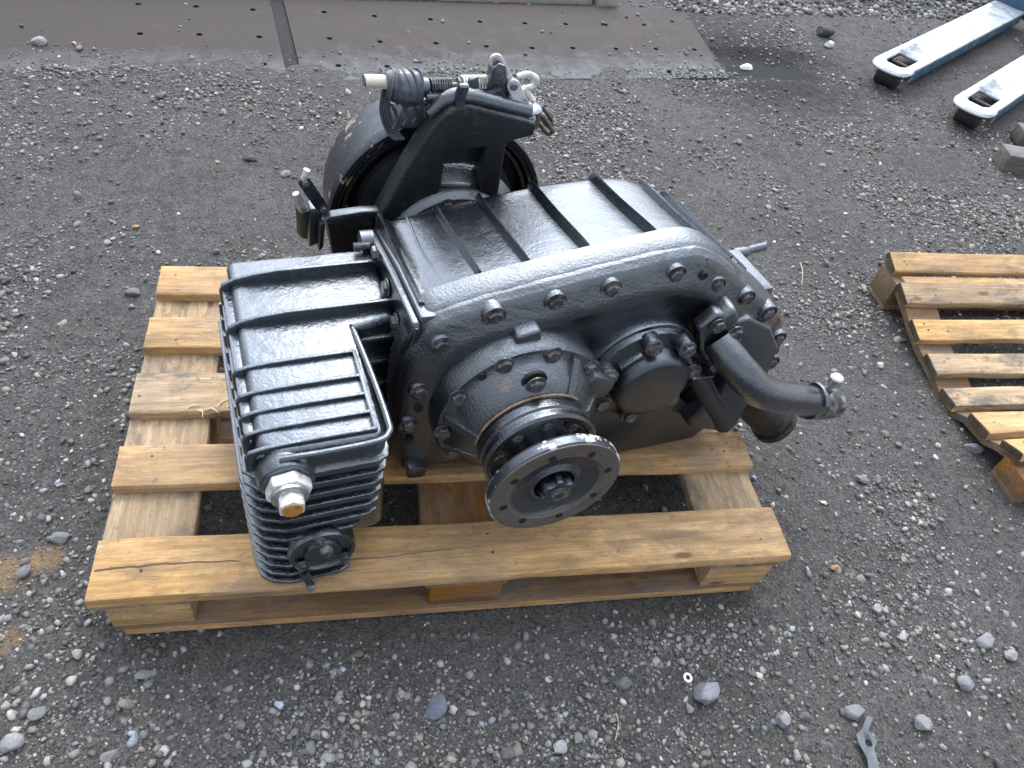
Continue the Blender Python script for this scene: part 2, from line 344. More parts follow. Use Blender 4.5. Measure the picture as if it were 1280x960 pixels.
def ground():
    n = 470
    xs = np.concatenate([[-80, -30, -12, -6, -3.5, -2.4, -1.8, -1.4], np.linspace(-1.1, 4.4, n), [4.6, 5, 6, 8, 14, 30, 80]])
    ys = np.concatenate([[-60, -20, -8, -4, -2, -1.2, -.9], np.linspace(-.7, 3.7, 380), [3.9, 4.2, 5, 7, 12, 30, 90]])
    X, Y = np.meshgrid(xs, ys); Z = gh(X, Y)
    co_ = np.stack([X, Y, Z], -1).reshape(-1, 3); nx, ny = len(xs), len(ys)
    i = (np.arange(ny-1)[:, None]*nx+np.arange(nx-1)[None, :]).ravel()
    f = np.stack([i, i+1, i+nx+1, i+nx], -1)
    me = bpy.data.meshes.new('ground'); me.vertices.add(len(co_)); me.vertices.foreach_set('co', co_.ravel())
    me.loops.add(f.size); me.loops.foreach_set('vertex_index', f.ravel()); me.polygons.add(len(f))
    me.polygons.foreach_set('loop_start', np.arange(len(f))*4); me.polygons.foreach_set('use_smooth', np.ones(len(f), bool)); me.update(calc_edges=True)
    n_ = N('yard_dirt'); v = n_.coord(rnd=False)
    a = n_.noise(v, 2.2, 6, .6); b = n_.noise(v, 26, 8, .75); c = n_.noise(v, 150, 6, .75)
    col = n_.mix(n_.ramp(b, (.35, 0), (.68, 1)), (.060, .0545, .0495), (.160, .148, .137))
    col = n_.mix(n_.ramp(a, (.40, 0), (.66, .55)), col, (.160, .150, .140))
    vc = n_.vor(v, 260, out='Color'); vd = n_.vor(v, 260)
    sp = n_.new('ShaderNodeSeparateColor'); n_.ln(vc, sp.inputs[0])
    col = n_.mix(n_.ramp(sp.outputs[0], (.55, 0), (1, .6)), col, (.20, .20, .205))
    col = n_.mix(n_.ramp(sp.outputs[1], (.60, 0), (.9, .6)), col, (.030, .031, .034))
    col = n_.mix(n_.ramp(c, (.6, 0), (.75, .5)), col, (.27, .27, .275))
    # orange clay spots at the left edge of the view, wet patch round the puddle
    for (px, py, r, cc, am) in ((57, 696, .035, (.36, .23, .12), .6), (14, 715, .045, (.42, .27, .13), .5), (8, 800, .03, (.38, .24, .12), .45)):
        p = W(px, py); g = n_.new('ShaderNodeVectorMath', operation='DISTANCE'); n_.ln(v, g.inputs[0]); g.inputs[1].default_value = p
        dd = n_.math('ADD', n_.math('DIVIDE', g.outputs['Value'], r), n_.math('MULTIPLY', n_.math('SUBTRACT', b, .5), 2.6))
        col = n_.mix(n_.ramp(dd, (.55, am), (1.0, 0)), col, cc)
    p = W(940, 78); g = n_.new('ShaderNodeVectorMath', operation='DISTANCE'); n_.ln(v, g.inputs[0]); g.inputs[1].default_value = p
    wet = n_.ramp(n_.math('ADD', n_.math('DIVIDE', g.outputs['Value'], .62), n_.math('SUBTRACT', b, .5)), (.35, 1), (1.0, 0))
    col = n_.mix(n_.math('MULTIPLY', wet, .85), col, (.022, .021, .021))
    nb = n_.bump(b, 1.0, .020); nb = n_.bump(n_.vor(v, 110), .8, .006, nb); nb = n_.bump(vd, .9, .004, nb); nb = n_.bump(c, 1.0, .004, nb)
    me.materials.append(n_.set(color=col, rough=.86, normal=nb, spec=.3))
    link('ground', me, tags=dict(kind='structure', label='dark grey gravelly dirt yard', category='ground'))
ground()

# ---------------------------------------------------------------- gravel
def ico(sub):
    b = bmesh.new(); bmesh.ops.create_icosphere(b, subdivisions=sub, radius=1); v = np.array([x.co[:] for x in b.verts]); b.verts.index_update()
    f = np.array([[q.index for q in p.verts] for p in b.faces]); b.free(); return v, f
def stone_mat(name, tint=1.0):
    n = N(name); v = n.coord(rnd=False)
    at = n.new('ShaderNodeAttribute', attribute_name='tone'); c = at.outputs['Color']
    g = n.noise(v, 220, 6, .7); c = n.mix(n.ramp(g, (.35, .45), (.65, 0)), c, (.06, .058, .056))
    g2 = n.noise(v, 70, 5, .7); c = n.mix(n.ramp(g2, (.55, 0), (.75, .45)), c, (.32, .31, .30))
    return n.set(color=c, rough=.7, normal=n.bump(g, .5, .002), spec=.4)
MST = stone_mat('stone')
def stones(name, cnt, smin, smax, power, region, sub, dens, sink, tags, seed, crumb=.25):
    r = np.random.default_rng(seed); v0, f0 = ico(sub); variants = []
    for k in range(10):
        q = v0.copy(); 
        for _ in range(5 + 3*sub):           # chop with random planes for broken faces
            d = r.normal(size=3); d /= np.linalg.norm(d); h = r.uniform(.45, .85); t = q@d; q -= np.outer(np.maximum(t-h, 0), d)
        variants.append(q)
    x0, x1, y0, y1 = region; d0 = dens
    def dens(x, y):
        a = np.stack([x-CP.x, y-CP.y, np.full_like(x, -CP.z)], -1); zc = a@np.array(CF); px = a@np.array(CR)/zc*CFOC; py = a@np.array(CU)/zc*CFOC
        return d0(x, y)*((zc > .1) & (np.abs(px) < 760) & (np.abs(py) < 600))
    pts = np.empty((0, 2))
    while len(pts) < cnt:
        P = np.stack([r.uniform(x0, x1, cnt*2), r.uniform(y0, y1, cnt*2)], -1); pts = np.concatenate([pts, P[r.random(len(P)) < dens(P[:, 0], P[:, 1])]])
    pts = pts[:cnt]; s = smin*(smax/smin)**(r.random(cnt)**power)
    nv, nf = len(v0), len(f0); V = np.empty((cnt, nv, 3)); 
    yaw = r.uniform(0, 6.283, cnt); tilt = r.normal(0, .35, cnt); asp = r.uniform(.6, 1.0, (cnt, 2)); vi = r.integers(0, 10, cnt)
    base = np.array(variants)[vi]; base = base*np.stack([np.ones(cnt), asp[:, 0], asp[:, 1]*.75], -1)[:, None, :]
    ct, st = np.cos(tilt)[:, None], np.sin(tilt)[:, None]
    bx, by, bz = base[..., 0]*ct+base[..., 2]*st, base[..., 1], -base[..., 0]*st+base[..., 2]*ct
    cy, sy = np.cos(yaw)[:, None], np.sin(yaw)[:, None]
    V[..., 0] = (bx*cy-by*sy)*s[:, None]+pts[:, :1]; V[..., 1] = (bx*sy+by*cy)*s[:, None]+pts[:, 1:]
    zz = gh(pts[:, 0], pts[:, 1]); u, vv = sheetlocal(pts[:, 0], pts[:, 1])
    on = (vv > .0) & (vv < .64) & (u < 1.66+.15*vv); zz = np.where(on, np.maximum(zz, .003), zz)
    V[..., 2] = bz*s[:, None]+(zz+s*.45-s*sink*r.random(cnt))[:, None]
    Fc = (f0[None]+(np.arange(cnt)*nv)[:, None, None]).reshape(-1, 3)
    me = bpy.data.meshes.new(name); me.vertices.add(cnt*nv); me.vertices.foreach_set('co', V.ravel())
    me.loops.add(Fc.size); me.loops.foreach_set('vertex_index', Fc.ravel()); me.polygons.add(len(Fc)); me.polygons.foreach_set('loop_start', np.arange(len(Fc))*3)
    me.update(calc_edges=True)
    t = r.beta(1.8, 3.4, cnt)*.40+.05; t = np.where(r.random(cnt) < crumb, r.uniform(.075, .16, cnt), t*1.15); t = np.where(r.random(cnt) < (.012 if smax < .007 else .04), r.uniform(.36, .58, cnt), t)
    hue = r.normal(0, 1, cnt); colr = np.stack([t*(1.06+.03*hue), t, t*(.925-.04*hue), np.ones(cnt)], -1)
    blue = r.random(cnt) < .035; colr[blue] = np.stack([t*.86, t*.96, t*1.12, np.ones(cnt)], -1)[blue]
    a = me.color_attributes.new('tone', 'FLOAT_COLOR', 'POINT'); a.data.foreach_set('color', np.repeat(colr, nv, 0).ravel())
    me.materials.append(MST); link(name, me, tags=tags)
def dens_all(x, y):
    n1 = F[4](x*1.7+3, y*1.7+1); n2 = F[5](x*5, y*5)
    d = np.clip((n1*.6+n2*.5-.38)*2.2, .06, 1)
    d = d*np.where(x > 1.05, 1.0, .62)                                  # stonier to the right
    d = np.maximum(d, .95*np.exp(-(((x-.75)/.55)**4+((y+.22)/.17)**4)))    # and along the near edge
    d = d*(.25+.75*np.clip((F[3](x*4+2, y*4)-.22)*2.6, 0, 1))
    d = d*(1-.75*np.exp(-(((x-.02)/.32)**2+((y+.02)/.16)**2)))             # smooth dark dirt by the near left corner
    d = d*(1-.5*np.exp(-(((x-.1)/.5)**2+((y-1.35)/.35)**2)))
    d = d*np.where(y > 1.0, .55+.45*np.clip((F[5](x*2.2, y*3)-.45)*4, 0, 1), 1)
    u, v = sheetlocal(x, y); on = (v > .08) & (v < .66) & (u < 1.68+.15*v); d = np.where(on, d*.025*np.where(v < .25, 5, 1), d)
    return d
st = lambda l, c: dict(label=l, category=c, kind='stuff')
stones('fine_gravel', 66000, .0020, .0056, 1.0, (-.9, 3.0, -.6, 2.3), 1, dens_all, 1.0, st('fine grey grit strewn over the whole yard', 'gravel'), 11, .55)
stones('gravel', 30000, .0038, .0112, 1.45, (-.9, 4.2, -.6, 3.5), 1, dens_all, .9, st('small grey pebbles scattered over the dirt yard', 'gravel'), 12)
stones('coarse_gravel', 1700, .009, .0165, 2.2, (-.9, 4.2, -.6, 3.5), 2, dens_all, .8, st('larger angular grey stones loose on the yard', 'gravel'), 13)
def bank(x, y):
    u, v = sheetlocal(x, y); return np.where((u > 1.7) & (v > .6), 1.0, 0)
stones('rubble_bank', 5500, .006, .026, 1.6, (1.8, 4.4, 2.4, 3.7), 1, bank, .6, st('low bank of broken grey rubble along the far edge', 'rubble'), 14)

def big_stone(px, py, wpx, name, label, tone, seed, flat=.6, asp=.75, rz=0):
    p = W(px, py); s = wpx/2*(p-CP).dot(CF)/CFOC; b = bmesh.new(); bmesh.ops.create_icosphere(b, subdivisions=4, radius=1); rr = np.random.default_rng(seed)
    pl = [(Vector(rr.normal(size=3)).normalized(), rr.uniform(.62, .9)) for _ in range(14)]
    for v in b.verts:
        for d, h in pl:
            t = v.co.dot(d)
            if t > h: v.co -= d*(t-h)*.9
        v.co *= 1+.06*noise.noise(v.co*2.2+Vector((seed, 0, 0)))+.02*noise.noise(v.co*9)
        v.co = Vector((v.co.x*s, v.co.y*s*asp, v.co.z*s*flat))
    me = bpy.data.meshes.new(name)
    for f in b.faces: f.smooth = True
    b.to_mesh(me); b.free(); a = me.color_attributes.new('tone', 'FLOAT_COLOR', 'POINT'); a.data.foreach_set('color', np.tile([*tone, 1.0], len(me.vertices)).ravel())
    me.materials.append(MST); z = float(gh(np.array(p.x), np.array(p.y)))
    link(name, me, loc=(p.x, p.y, z+s*flat*.55), rot=(rr.normal(0, .12), rr.normal(0, .12), rz), tags=dict(label=label, category='stone', group='large loose stones on the yard'))
G = lambda t, b=1.04: (t, t, t*b)
for a in [(880, 868, 40, 'stone', 'largest pale blue grey stone below the front board, near the washer', G(.27, 1.12), 1, .7, .75, .5),
          (779, 857, 25, 'stone', 'round dark grey stone left of the steel washer', G(.13), 2, .6, .7, 0),
          (1066, 890, 27, 'stone', 'rounded pale stone just left of the torn metal strap', G(.25), 3, .7, .75, 0),
          (1152, 905, 28, 'stone', 'angular pale stone right of the torn metal strap', G(.26), 4, .7, .7, -.5),
          (976, 902, 24, 'stone', 'pale upright pebble between the big blue grey stone and the strap', G(.28), 5, .8, .8, 1),
          (546, 884, 34, 'stone', 'flat blue tinged stone in the middle of the lower edge of the photo', (.13, .15, .19), 6, .5, .8, .9),
          (16, 932, 31, 'stone', 'pale rounded stone in the bottom left corner', G(.30), 7, .7, .75, .2),
          (47, 893, 24, 'stone', 'square grey stone above the bottom left corner stone', G(.18), 8, .5, .8, .8),
          (136, 946, 22, 'stone', 'grey stone at the lower edge, left of the middle', G(.2), 9, .6, .8, .3),
          (50, 55, 21, 'stone', 'lone rounded stone on the rusty left steel sheet', G(.30, .97), 10, .8, .8, .1),
          (75, 672, 24, 'stone', 'grey stone beside the left end of the front board', G(.17), 11, .6, .8, .1),
          (31, 716, 22, 'stone', 'grey stone by the orange clay spot at the left edge', G(.17), 12, .6, .8, 1.1),
          (182, 843, 26, 'stone', 'flat grey stone under the near left corner of the loaded pallet', G(.2), 13, .4, .6, .2),
          (1229, 803, 26, 'stone', 'pale flat stone near the right edge below the broken pallet', G(.27), 14, .6, .7, .4),
          (1216, 562, 26, 'stone', 'flat grey stone under the kinked edge of the broken pallet', G(.2), 15, .5, .6, -.3),
          (1077, 600, 20, 'stone', 'flat grey stone between the two pallets', G(.17), 16, .5, .7, -.3),
          (166, 366, 22, 'stone', 'flat grey stone left of the back board of the loaded pallet', G(.16), 17, .5, .6, 0),
          (936, 77, 20, 'stone', 'white stone lying in the oily puddle', (.75, .75, .72), 18, .6, .7, .3),
          (1035, 59, 14, 'stone', 'small white stone right of the oily puddle', (.7, .7, .68), 19, .7, .8, .3),
          (1029, 45, 26, 'stone', 'smooth dark stone behind the puddle', G(.06), 20, .6, .7, -.4),
          (314, 198, 20, 'stone', 'flat dark stone on the dirt left of the brake drum', G(.07), 21, .35, .5, -.2),
          (357, 217, 13, 'stone', 'small pale pebble close to the left of the brake drum', G(.30), 22, .6, .8, .7),
          (1043, 711, 15, 'stone', 'small orange brown stone right of the loaded pallet near corner', (.34, .22, .11), 23, .6, .6, .2),
          (169, 283, 10, 'stone', 'tiny orange brown stone left of the back deck board', (.33, .20, .10), 24, .6, .8, .2),
          (272, 202, 9, 'stone', 'tiny tan chip on the dirt left of the flat dark stone', (.36, .27, .14), 25, .4, .6, -.8),
          (1206, 855, 24, 'stone', 'pale grey stone near the lower right corner', G(.24), 26, .6, .8, -.2),
          (1262, 820, 22, 'stone', 'pale stone at the right edge beside the flat one', G(.27), 27, .6, .75, .9),
          (1096, 762, 16, 'stone', 'light rounded pebble in the gravel below the broken pallet', G(.3), 28, .7, .8, .9),
          (700, 935, 22, 'stone', 'white grey stone at the lower edge left of the straw twig', G(.36), 29, .6, .8, .4),
          (722, 922, 17, 'stone', 'mid grey stone close beside the white grey one at the lower edge', G(.22), 30, .6, .8, 1.4)]: 
    big_stone(*a[:3], a[3], a[4], a[5], a[6], a[7], a[8], a[9])

# puddle
pp = W(958, 82); b = B(); ring = []
for i in range(40):
    a = i/40*6.283; r = 1+.25*math.sin(3*a+1)+.12*math.sin(7*a)
    ring.append(b.verts.new((pp.x+.30*r*math.cos(a), pp.y+.14*r*math.sin(a), -.027)))
b.faces.new(ring)
nw = N('oily_water'); nw.set(color=(.010, .0095, .009), rough=.3, spec=.02, normal=nw.bump(nw.noise(nw.coord(rnd=False), 30, 2), .1, .002))
mesh('puddle', b, nw.m, tags=dict(kind='structure', label='dark oily puddle in a hollow of the yard', category='puddle'))

# ---------------------------------------------------------------- steel sheets
n_ = N('dirty_steel_sheet'); v = n_.coord(rnd=False); d1 = n_.noise(v, 2.4, 7, .65); d2 = n_.noise(v, 14, 8, .7); sx = n_.new('ShaderNodeSeparateXYZ'); n_.ln(v, sx.inputs[0])
c = n_.mix(n_.ramp(d1, (.36, 0), (.6, 1)), (.034, .031, .029), (.045, .032, .027))
c = n_.mix(n_.ramp(d2, (.42, 0), (.7, .7)), c, (.062, .059, .056))
edge = n_.math('ADD', n_.math('MULTIPLY', sx.outputs['Y'], 4.2), n_.math('MULTIPLY', n_.math('SUBTRACT', d2, .5), 1.6))
c = n_.mix(n_.ramp(edge, (.05, 1), (.95, 0)), c, (.105, .105, .108))
MSH = n_.set(color=c, rough=n_.ramp(d2, (.3, .55), (.7, .8)), normal=n_.bump(d2, .3, .004), spec=.15)
HOLES_R = [(757, 31), (805, 31), (850, 32), (770, 61), (820, 61), (868, 62), (788, 89), (836, 90), (405, 15), (412, 48), (423, 82), (468, 20), (475, 52), (484, 83), (538, 24), (545, 54), (600, 27), (608, 58), (656, 29), (665, 60), (707, 30), (716, 60)]
HOLES_L = [(173, 5), (245, 8), (316, 12), (175, 42), (249, 43), (324, 46), (255, 79), (330, 80), (182, 79)]
ce, se = math.cos(PY), math.sin(PY)
def sheet(u0, u1, holes, label, cutc=False):
    pts = [(u0, 0), (u1, 0), (u1+(.10 if cutc else 0), .64), (u0, .64)]
    o = mesh('steel_sheet', prism(pts, -.008, .002, 'z', 0), MSH, loc=(PO[0], PO[1], 0), rot=(0, 0, PY), tags=dict(label=label, category='steel sheet', group='steel sheets laid on the yard'))
    cb = None
    for h in holes:
        p = W(*h, z=.002); u, v = sheetlocal(p.x, p.y)
        if .02 < v < .64 and u0+.03 < u < u1-.03: cb = lathe([(.011, -.02), (.011, .02)], (u, v), 14, cb, axis='z')
    if cb:
        k = mesh('cut', cb, MSH, loc=(PO[0], PO[1], 0), rot=(0, 0, PY)); ev_boolean(o, k)
    return flat(o)
sheet(0, 1.66, HOLES_R, 'brown grey perforated steel sheet on the right of the dark gap', True)
sheet(-2.4, -.05, HOLES_L, 'rusty perforated steel sheet on the left of the dark gap')
ng = N('gap_dark'); ng.set(color=ng.ramp(ng.noise(ng.coord(rnd=False), 60, 5, .7), (.3, (.004, .004, .004)), (.7, (.022, .021, .020))), rough=.9)
mesh('gap_strip', prism([(-.049, .0), (-.001, 0), (-.001, .66), (-.049, .66)], -.014, -.006, 'z', 0), ng.m, loc=(PO[0], PO[1], 0), rot=(0, 0, PY), tags=dict(kind='structure', label='dark strip in the gap between the steel sheets', category='gap'))  # near-black strip laid between the two sheets

# concrete kerb beyond the sheets
nk = N('pale_concrete'); vk = nk.coord(rnd=False); MK = nk.set(color=nk.mix(nk.ramp(nk.noise(vk, 12, 8, .7), (.35, 0), (.7, 1)), (.30, .29, .27), (.42, .41, .39)), rough=.85, normal=nk.bump(nk.noise(vk, 80, 6, .7), .5, .003))
kerb = empty('concrete_kerb', (PO[0], PO[1], 0), PY, label='pale concrete kerb behind the far edge of the steel sheets', category='kerb')
for (a, c_, y0, z1) in ((-2.2, -.62, .70, .05), (-.6, .62, .69, .05), (.63, 1.33, .685, .055), (1.345, 1.44, .66, .06)):
    mesh('kerb_stone', box(a, c_, y0, y0+.22, -.02, z1, .008, 2), MK, kerb)

# ================================================================ PALLETS
def board(L, Wd, T, seed, wav=.0015, nx=24, split=None):
    """plank along x, origin at its left front top corner"""
    b = bmesh.new(); r = random.Random(seed); secs = []
    prof = [(0, -T), (0, -.004), (.002, -.001), (.005, 0), (Wd*.33, 0), (Wd*.66, 0), (Wd-.005, 0), (Wd-.002, -.001), (Wd, -.004), (Wd, -T)]
    loops = []
    for i in range(nx+1):
        x = L*i/nx; l = []
        for j, (y, z) in enumerate(prof):
            wy = noise.noise(Vector((x*6, seed*3.1, 0 if y < Wd/2 else 9)))*wav*2
            wz = noise.noise(Vector((x*4, y*12, seed*1.7)))*wav
            if j < 4 and r.random() < .04 and T > .015: wy += .002
            l.append((x + (noise.noise(Vector((y*30, z*30, seed)))*.003 if i in (0, nx) else 0), y+wy, z+wz))
        loops.append(l)
    return loft(loops, bm=b)
MNAIL = metal('nail_head', (.12, .09, .07), .5, .7, (.03, .025, .02), .9, .4, 90)
def nails(parent, xs, y0, y1, seed):
    r = random.Random(seed); b = None
    for x in xs:
        for k in range(r.choice((1, 2, 3))):
            cx, cy = x+r.uniform(-.045, .045), r.uniform(y0, y1)
            b = lathe([(.0026, -.002), (.0026, .0006), (.002, .0009)], (cx, cy), 8, b, axis='z')
    return mesh('nail_heads', b, MNAIL, parent, tags=dict(kind='stuff'))
def block(parent, x0, x1, y0, y1, z0, z1, m, name='block'):
    return mesh(name, box(x0, x1, y0, y1, z0, z1, .003, 2), m, parent)
pal = empty('wooden_pallet', (0, 0, 0), 0, label='yellow pine pallet carrying the black gearbox', category='pallet', group='wooden pallets')
T1 = .144
rows = [(-.002, .107, MW, 0.3), (.211, .300, MW, -.4), (.376, .477, MWB, 0), (.544, .636, MW, 0), (.705, .800, MW, 0)]
for i, (y0, y1, m, rz) in enumerate(rows):
    o = mesh('deck_board', board(1.2, y1-y0, .022, i+1), m, pal, loc=(0, y0, T1), rot=(0, 0, R(rz)*.5))
    nails(o, (.05, .6, 1.15), .015, y1-y0-.015, i)
for x0, x1, m in ((.0, .145, MWB), (.5275, .6725, MWR), (1.055, 1.2, MWB)):          # crossboards run front to back
    o = mesh('stringer_board', board(.78, x1-x0, .022, int(x0*10)+20), m, pal, loc=(x1-.003, .006, T1-.0225), rot=(0, 0, R(90)))
for y0, y1 in ((.012, .100), (.35, .45), (.70, .79)):
    for x0, x1 in ((.012, .142), (.535, .665), (1.06, 1.19)):
        block(pal, x0, x1, y0, y1, .0225, .099, MWR if (x0 > .5 and x0 < 1) else MW)
for y0, y1 in ((.008, .108), (.35, .45), (.695, .795)):
    c_ = .022 if y0 < .1 else 0
    pts = [(c_+.004, y0), (1.196-c_, y0), (1.196, y0+c_), (1.196, y1), (.004, y1), (.004, y0+c_)]
    mesh('bottom_board', prism(pts, 0, .022, 'z', .002), MWU, pal)
    if y0 < .1: mesh('board_edge', box(.03, 1.17, y0-.0012, y0+.002, .002, .019, 0), MW, pal)  # lit front edge of that board, put in as lighter pine
b = B(); pv = None; rr_ = random.Random(5)
for i in range(60):
    x = .004+.62*i/59; y = .050+.006*math.sin(i*.13)+rr_.uniform(-.0012, .0012); w_ = .0011*(1-i/59)+.0002
    q = (b.verts.new((x, y-w_, T1+.0006)), b.verts.new((x, y+w_, T1+.0006)))
    if pv: b.faces.new((pv[0], pv[1], q[1], q[0]))
    pv = q
mesh('split', b, MWE, pal)
for sx_, sy_, a_ in ((.10, .382, .2), (.135, .38, -.3), (.155, .384, .7), (.12, .379, -.8), (.17, .383, .1)):
    mesh('splinter', tube([(0, 0, 0), (.012, .003, .006), (.030+.01*a_, .006*a_, .002)], [.0016, .0014, .0003], 5), MSPL, pal, loc=(sx_, sy_, T1-.002), rot=(0, 0, a_))
o = mesh('wood_splinters', tube([(0, 0, 0), (.05, .004, .006), (.1, 0, .002)], [.0008, .002, .0006], 5), MW, pal, loc=(.13, .373, .138))

# broken pallet at the right: its middle sags
pb = empty('wooden_pallet', (1.89, .2, 0), 0, label='empty broken pallet sagging in the middle at the right edge', category='pallet', group='wooden pallets')
ymap = [(.917, .144, .0), (.83, .144, 0), (.787, .130, 0), (.70, .118, 0), (.60, .088, 0), (.50, .062, 0), (.40, .048, 0), (.30, .050, 0), (.18, .085, 0), (.1, .115, 0), (-.02, .16, 0)]
def zof(y):
    for (a, za, _), (b_, zb, _) in zip(ymap, ymap[1:]):
        if b_ <= y <= a: return zb+(za-zb)*(y-b_)/(a-b_)
    return .16
edges = [((1112.5, 314), (1120, 339)), ((1125.6, 352), (1135, 379)), ((1140.6, 398), (1150.7, 425)), ((1159, 441), (1172.5, 468)), ((1178, 484), (1195.7, 506.6)), ((1213.7, 515), (1238, 542)), ((1253, 548), (1280, 567))]
def ray_x(px, py, X):      # where the sight line of a measured pixel crosses the pallet's side plane x = X
    d = CF*CFOC + CR*(px-640) - CU*(py-480); return CP + d*((X-CP.x)/d.x)
XE = 1.887; ends = []
for (q0, q1) in edges:
    a, c_ = ray_x(*q0, XE), ray_x(*q1, XE); ends.append((a, c_))
low = []
for i, (a, c_) in enumerate(ends):
    d = a-c_; ang = math.atan2(d.z, d.y); wd_ = d.length
    o = mesh('deck_board', board(1.2, wd_, .022, 40+i, .002), [MW, MW, MW, MWB, MWB, MW, MW][i] if i != 1 else MWB, pb, loc=(c_.x-1.89, c_.y-.2, c_.z), rot=(ang, 0, 0))
    e = mesh('end_grain', box(-.0015, .0008, .002, wd_-.002, -.021, -.002, 0), MWE, o)  # dark facing set on the left board ends
    nails(o, (.06, .6), .015, wd_-.015, 60+i)
    low.append((a, c_))
def polyboard(pts, w, t, m, x0, name):
    """a plank following the sag, x0..x0+w wide, top along pts"""
    l = []
    for p in pts: l.append([(x0, p[0], p[1]), (x0+w, p[0], p[1]), (x0+w, p[0], p[1]-t), (x0, p[0], p[1]-t)])
    return mesh(name, bev(loft(l), .0015, 1), m, pb, loc=(-1.89, -.2, 0))
cl = []
for a, c_ in low: cl += [(a.y, a.z-.0225), (c_.y, c_.z-.0225)]
for x0 in (XE+.006, XE+.53, XE+1.06): polyboard(cl, .10, .02, MWU if x0 < 1.95 else MW, x0, 'stringer_board')
a0 = low[0][0]; a6 = low[6][1]
mesh('bottom_board', box(XE+.01, XE+1.19, a0.y-.085, a0.y-.005, 0, .02, .002), MWB, pb, loc=(-1.89, -.2, 0))
mesh('under_plank', box(XE+.02, XE+1.19, low[0][1].y-.052, low[0][1].y-.006, low[0][1].z-.03, low[0][1].z-.012, .002), MW, pb, loc=(-1.89, -.2, 0))
mesh('block', box(XE+.0, XE+.10, a0.y-.09, a0.y-.0, .0205, a0.z-.044, .003), MWU, pb, loc=(-1.89, -.2, 0))
zt = a6.z-.044
mesh('block', box(XE+.004, XE+.10, a6.y-.06, a6.y+.03, max(zt-.10, .02), zt, .003), MWR, pb, loc=(-1.89, -.2, 0))
mesh('bottom_board', box(XE+.006, XE+1.19, a6.y-.058, a6.y+.03, max(zt-.12, 0), max(zt-.1, .019), .002), MWU, pb, loc=(-1.89, -.2, 0))

# ================================================================ GEARBOX
GB = empty('gearbox', (.25, .03, T1), R(10.7), label='large black painted transfer gearbox with finned sump and rear brake drum standing on the pallet', category='gearbox')
AX, AZ = .445, .232                                   # output shaft line

# ---- finned sump housing on the left
b = prism([(.028, .385), (.268, .385), (.268, .205), (.203, .196), (.203, -.018), (.185, -.026), (.055, -.026), (.028, -.005)], .105, .334, 'z', .013, 4)
prism([(.026, .355), (.262, .355), (.262, .27), (.15, .25), (.15, -.012), (.045, -.012), (.026, .0)], .004, .11, 'z', .006, 2, b)
sump = mesh('sump_housing', b, MS, GB, 40)
def rib_over(y, x1, wd=.007, h=.018, x0=.004):        # rib over the top that runs down the rounded left edge
    xs = [(.012, .285), (.012, .322), (.018, .333), (x0+.032, .3345+h*.45), (x0+.06, .3345+h*.8), (x0+.10, .3345+h), (x1, .3345+h)]
    lo = [(x1, .326), (.03, .326), (.024, .3), (.022, .27)]
    return mesh('rib', prism(xs+lo, y-wd/2, y+wd/2, 'y', .0022, 2), MS, sump)
rib_over(.327, .274); rib_over(.229, .274)
for i, y in enumerate((.139, .089, .053, .019, -.012)):
    rib_over(y, .189, .0065, .0075)
mesh('panel_edge', box(.1845, .1905, -.014, .141, .33, .3425, .002), MS, sump)
mesh('panel_edge', tube([(.193, .205, .322), (.197, .19, .333), (.2035, .1, .337), (.2075, -.0, .337), (.203, -.022, .336), (.185, -.031, .335), (.12, -.033, .334), (.055, -.031, .333)], .0046, 10), MS, sump)
# recess webs and the shoulder right of the narrow part
for z in (.30, .25, .20, .14):
    mesh('web', box(.19, .272, .196-(.334-z)*.05, .235, z-.004, z+.004, .002), MS, sump)
# cooling fins wrapping front and left side
def fin(z, x1, y1=-.033, tilt=0):
    f0 = max(0, z-.235)*.2
    o = [(.020, .352), (.001+f0, .345), (-.001+f0, .02), (.006, -.012), (.022, y1+.006), (.05, y1-.004), (x1-.02, y1-.003), (x1-.004, y1+.004), (x1, y1+.02), (x1, .19), (x1-.02, .19), (.03, .352)]
    return mesh('fin', prism(o, z-.0035, z+.0035, 'z', .0028, 2), MS, sump)
for k, z in enumerate((.292, .266, .240, .214, .188, .162)): fin(z, .207-.003*k)
for k, z in enumerate((.136,)): fin(z, .17)
for z in (.110, .084, .058, .032, .008): fin(z, .078 if z > .06 else .15)
for z in (.32,):
    mesh('fin', prism([(.022, .352), (.016, .345), (.016, .03), (.024, .01), (.032, .03), (.032, .352)], z-.004, z+.004, 'z', .003, 2), MS, sump)
# small upright lugs between the side fins (brick-like pattern of the left side)
for i in range(9):
    y = .33-.037*i
    for j, z in enumerate((.279, .227, .175, .123, .071)):
        yy = y-(.018 if j % 2 else 0); mesh('fin_web', box(.008, .026, yy-.003, yy+.003, z-.013, z+.013, .001, 1), MS, sump)
# plug boss with a white hex plug and rusty centre
bz = .292
boss = mesh('plug_boss', lathe([(.040, .03), (.040, -.03), (.037, -.040), (.033, -.043)], (.062, bz), 36), MS, sump)
def hexy(r, y0, y1, c, m, nm, parent, bv=.002, rot=0):
    return mesh(nm, prism([(c[0]+r*math.cos(R(60*i+rot)), c[1]+r*math.sin(R(60*i+rot))) for i in range(6)], y0, y1, 'y', bv), m, parent, 30)
pl = hexy(.0315, -.062, -.043, (.062, bz), MWHITE, 'hex_plug', sump, .003, 10)
mesh('washer', lathe([(.025, -.0615), (.025, -.067), (.021, -.069)], (.062, bz), 30), MSTEEL, pl)
hexy(.0185, -.086, -.068, (.062, bz-.001), MWHITE, 'inner_plug', pl, .002, 25)
mesh('rusty_disc', lathe([(.0135, -.0855), (.0135, -.0875), (.011, -.088)], (.062, bz-.001), 24), MRUST, pl)
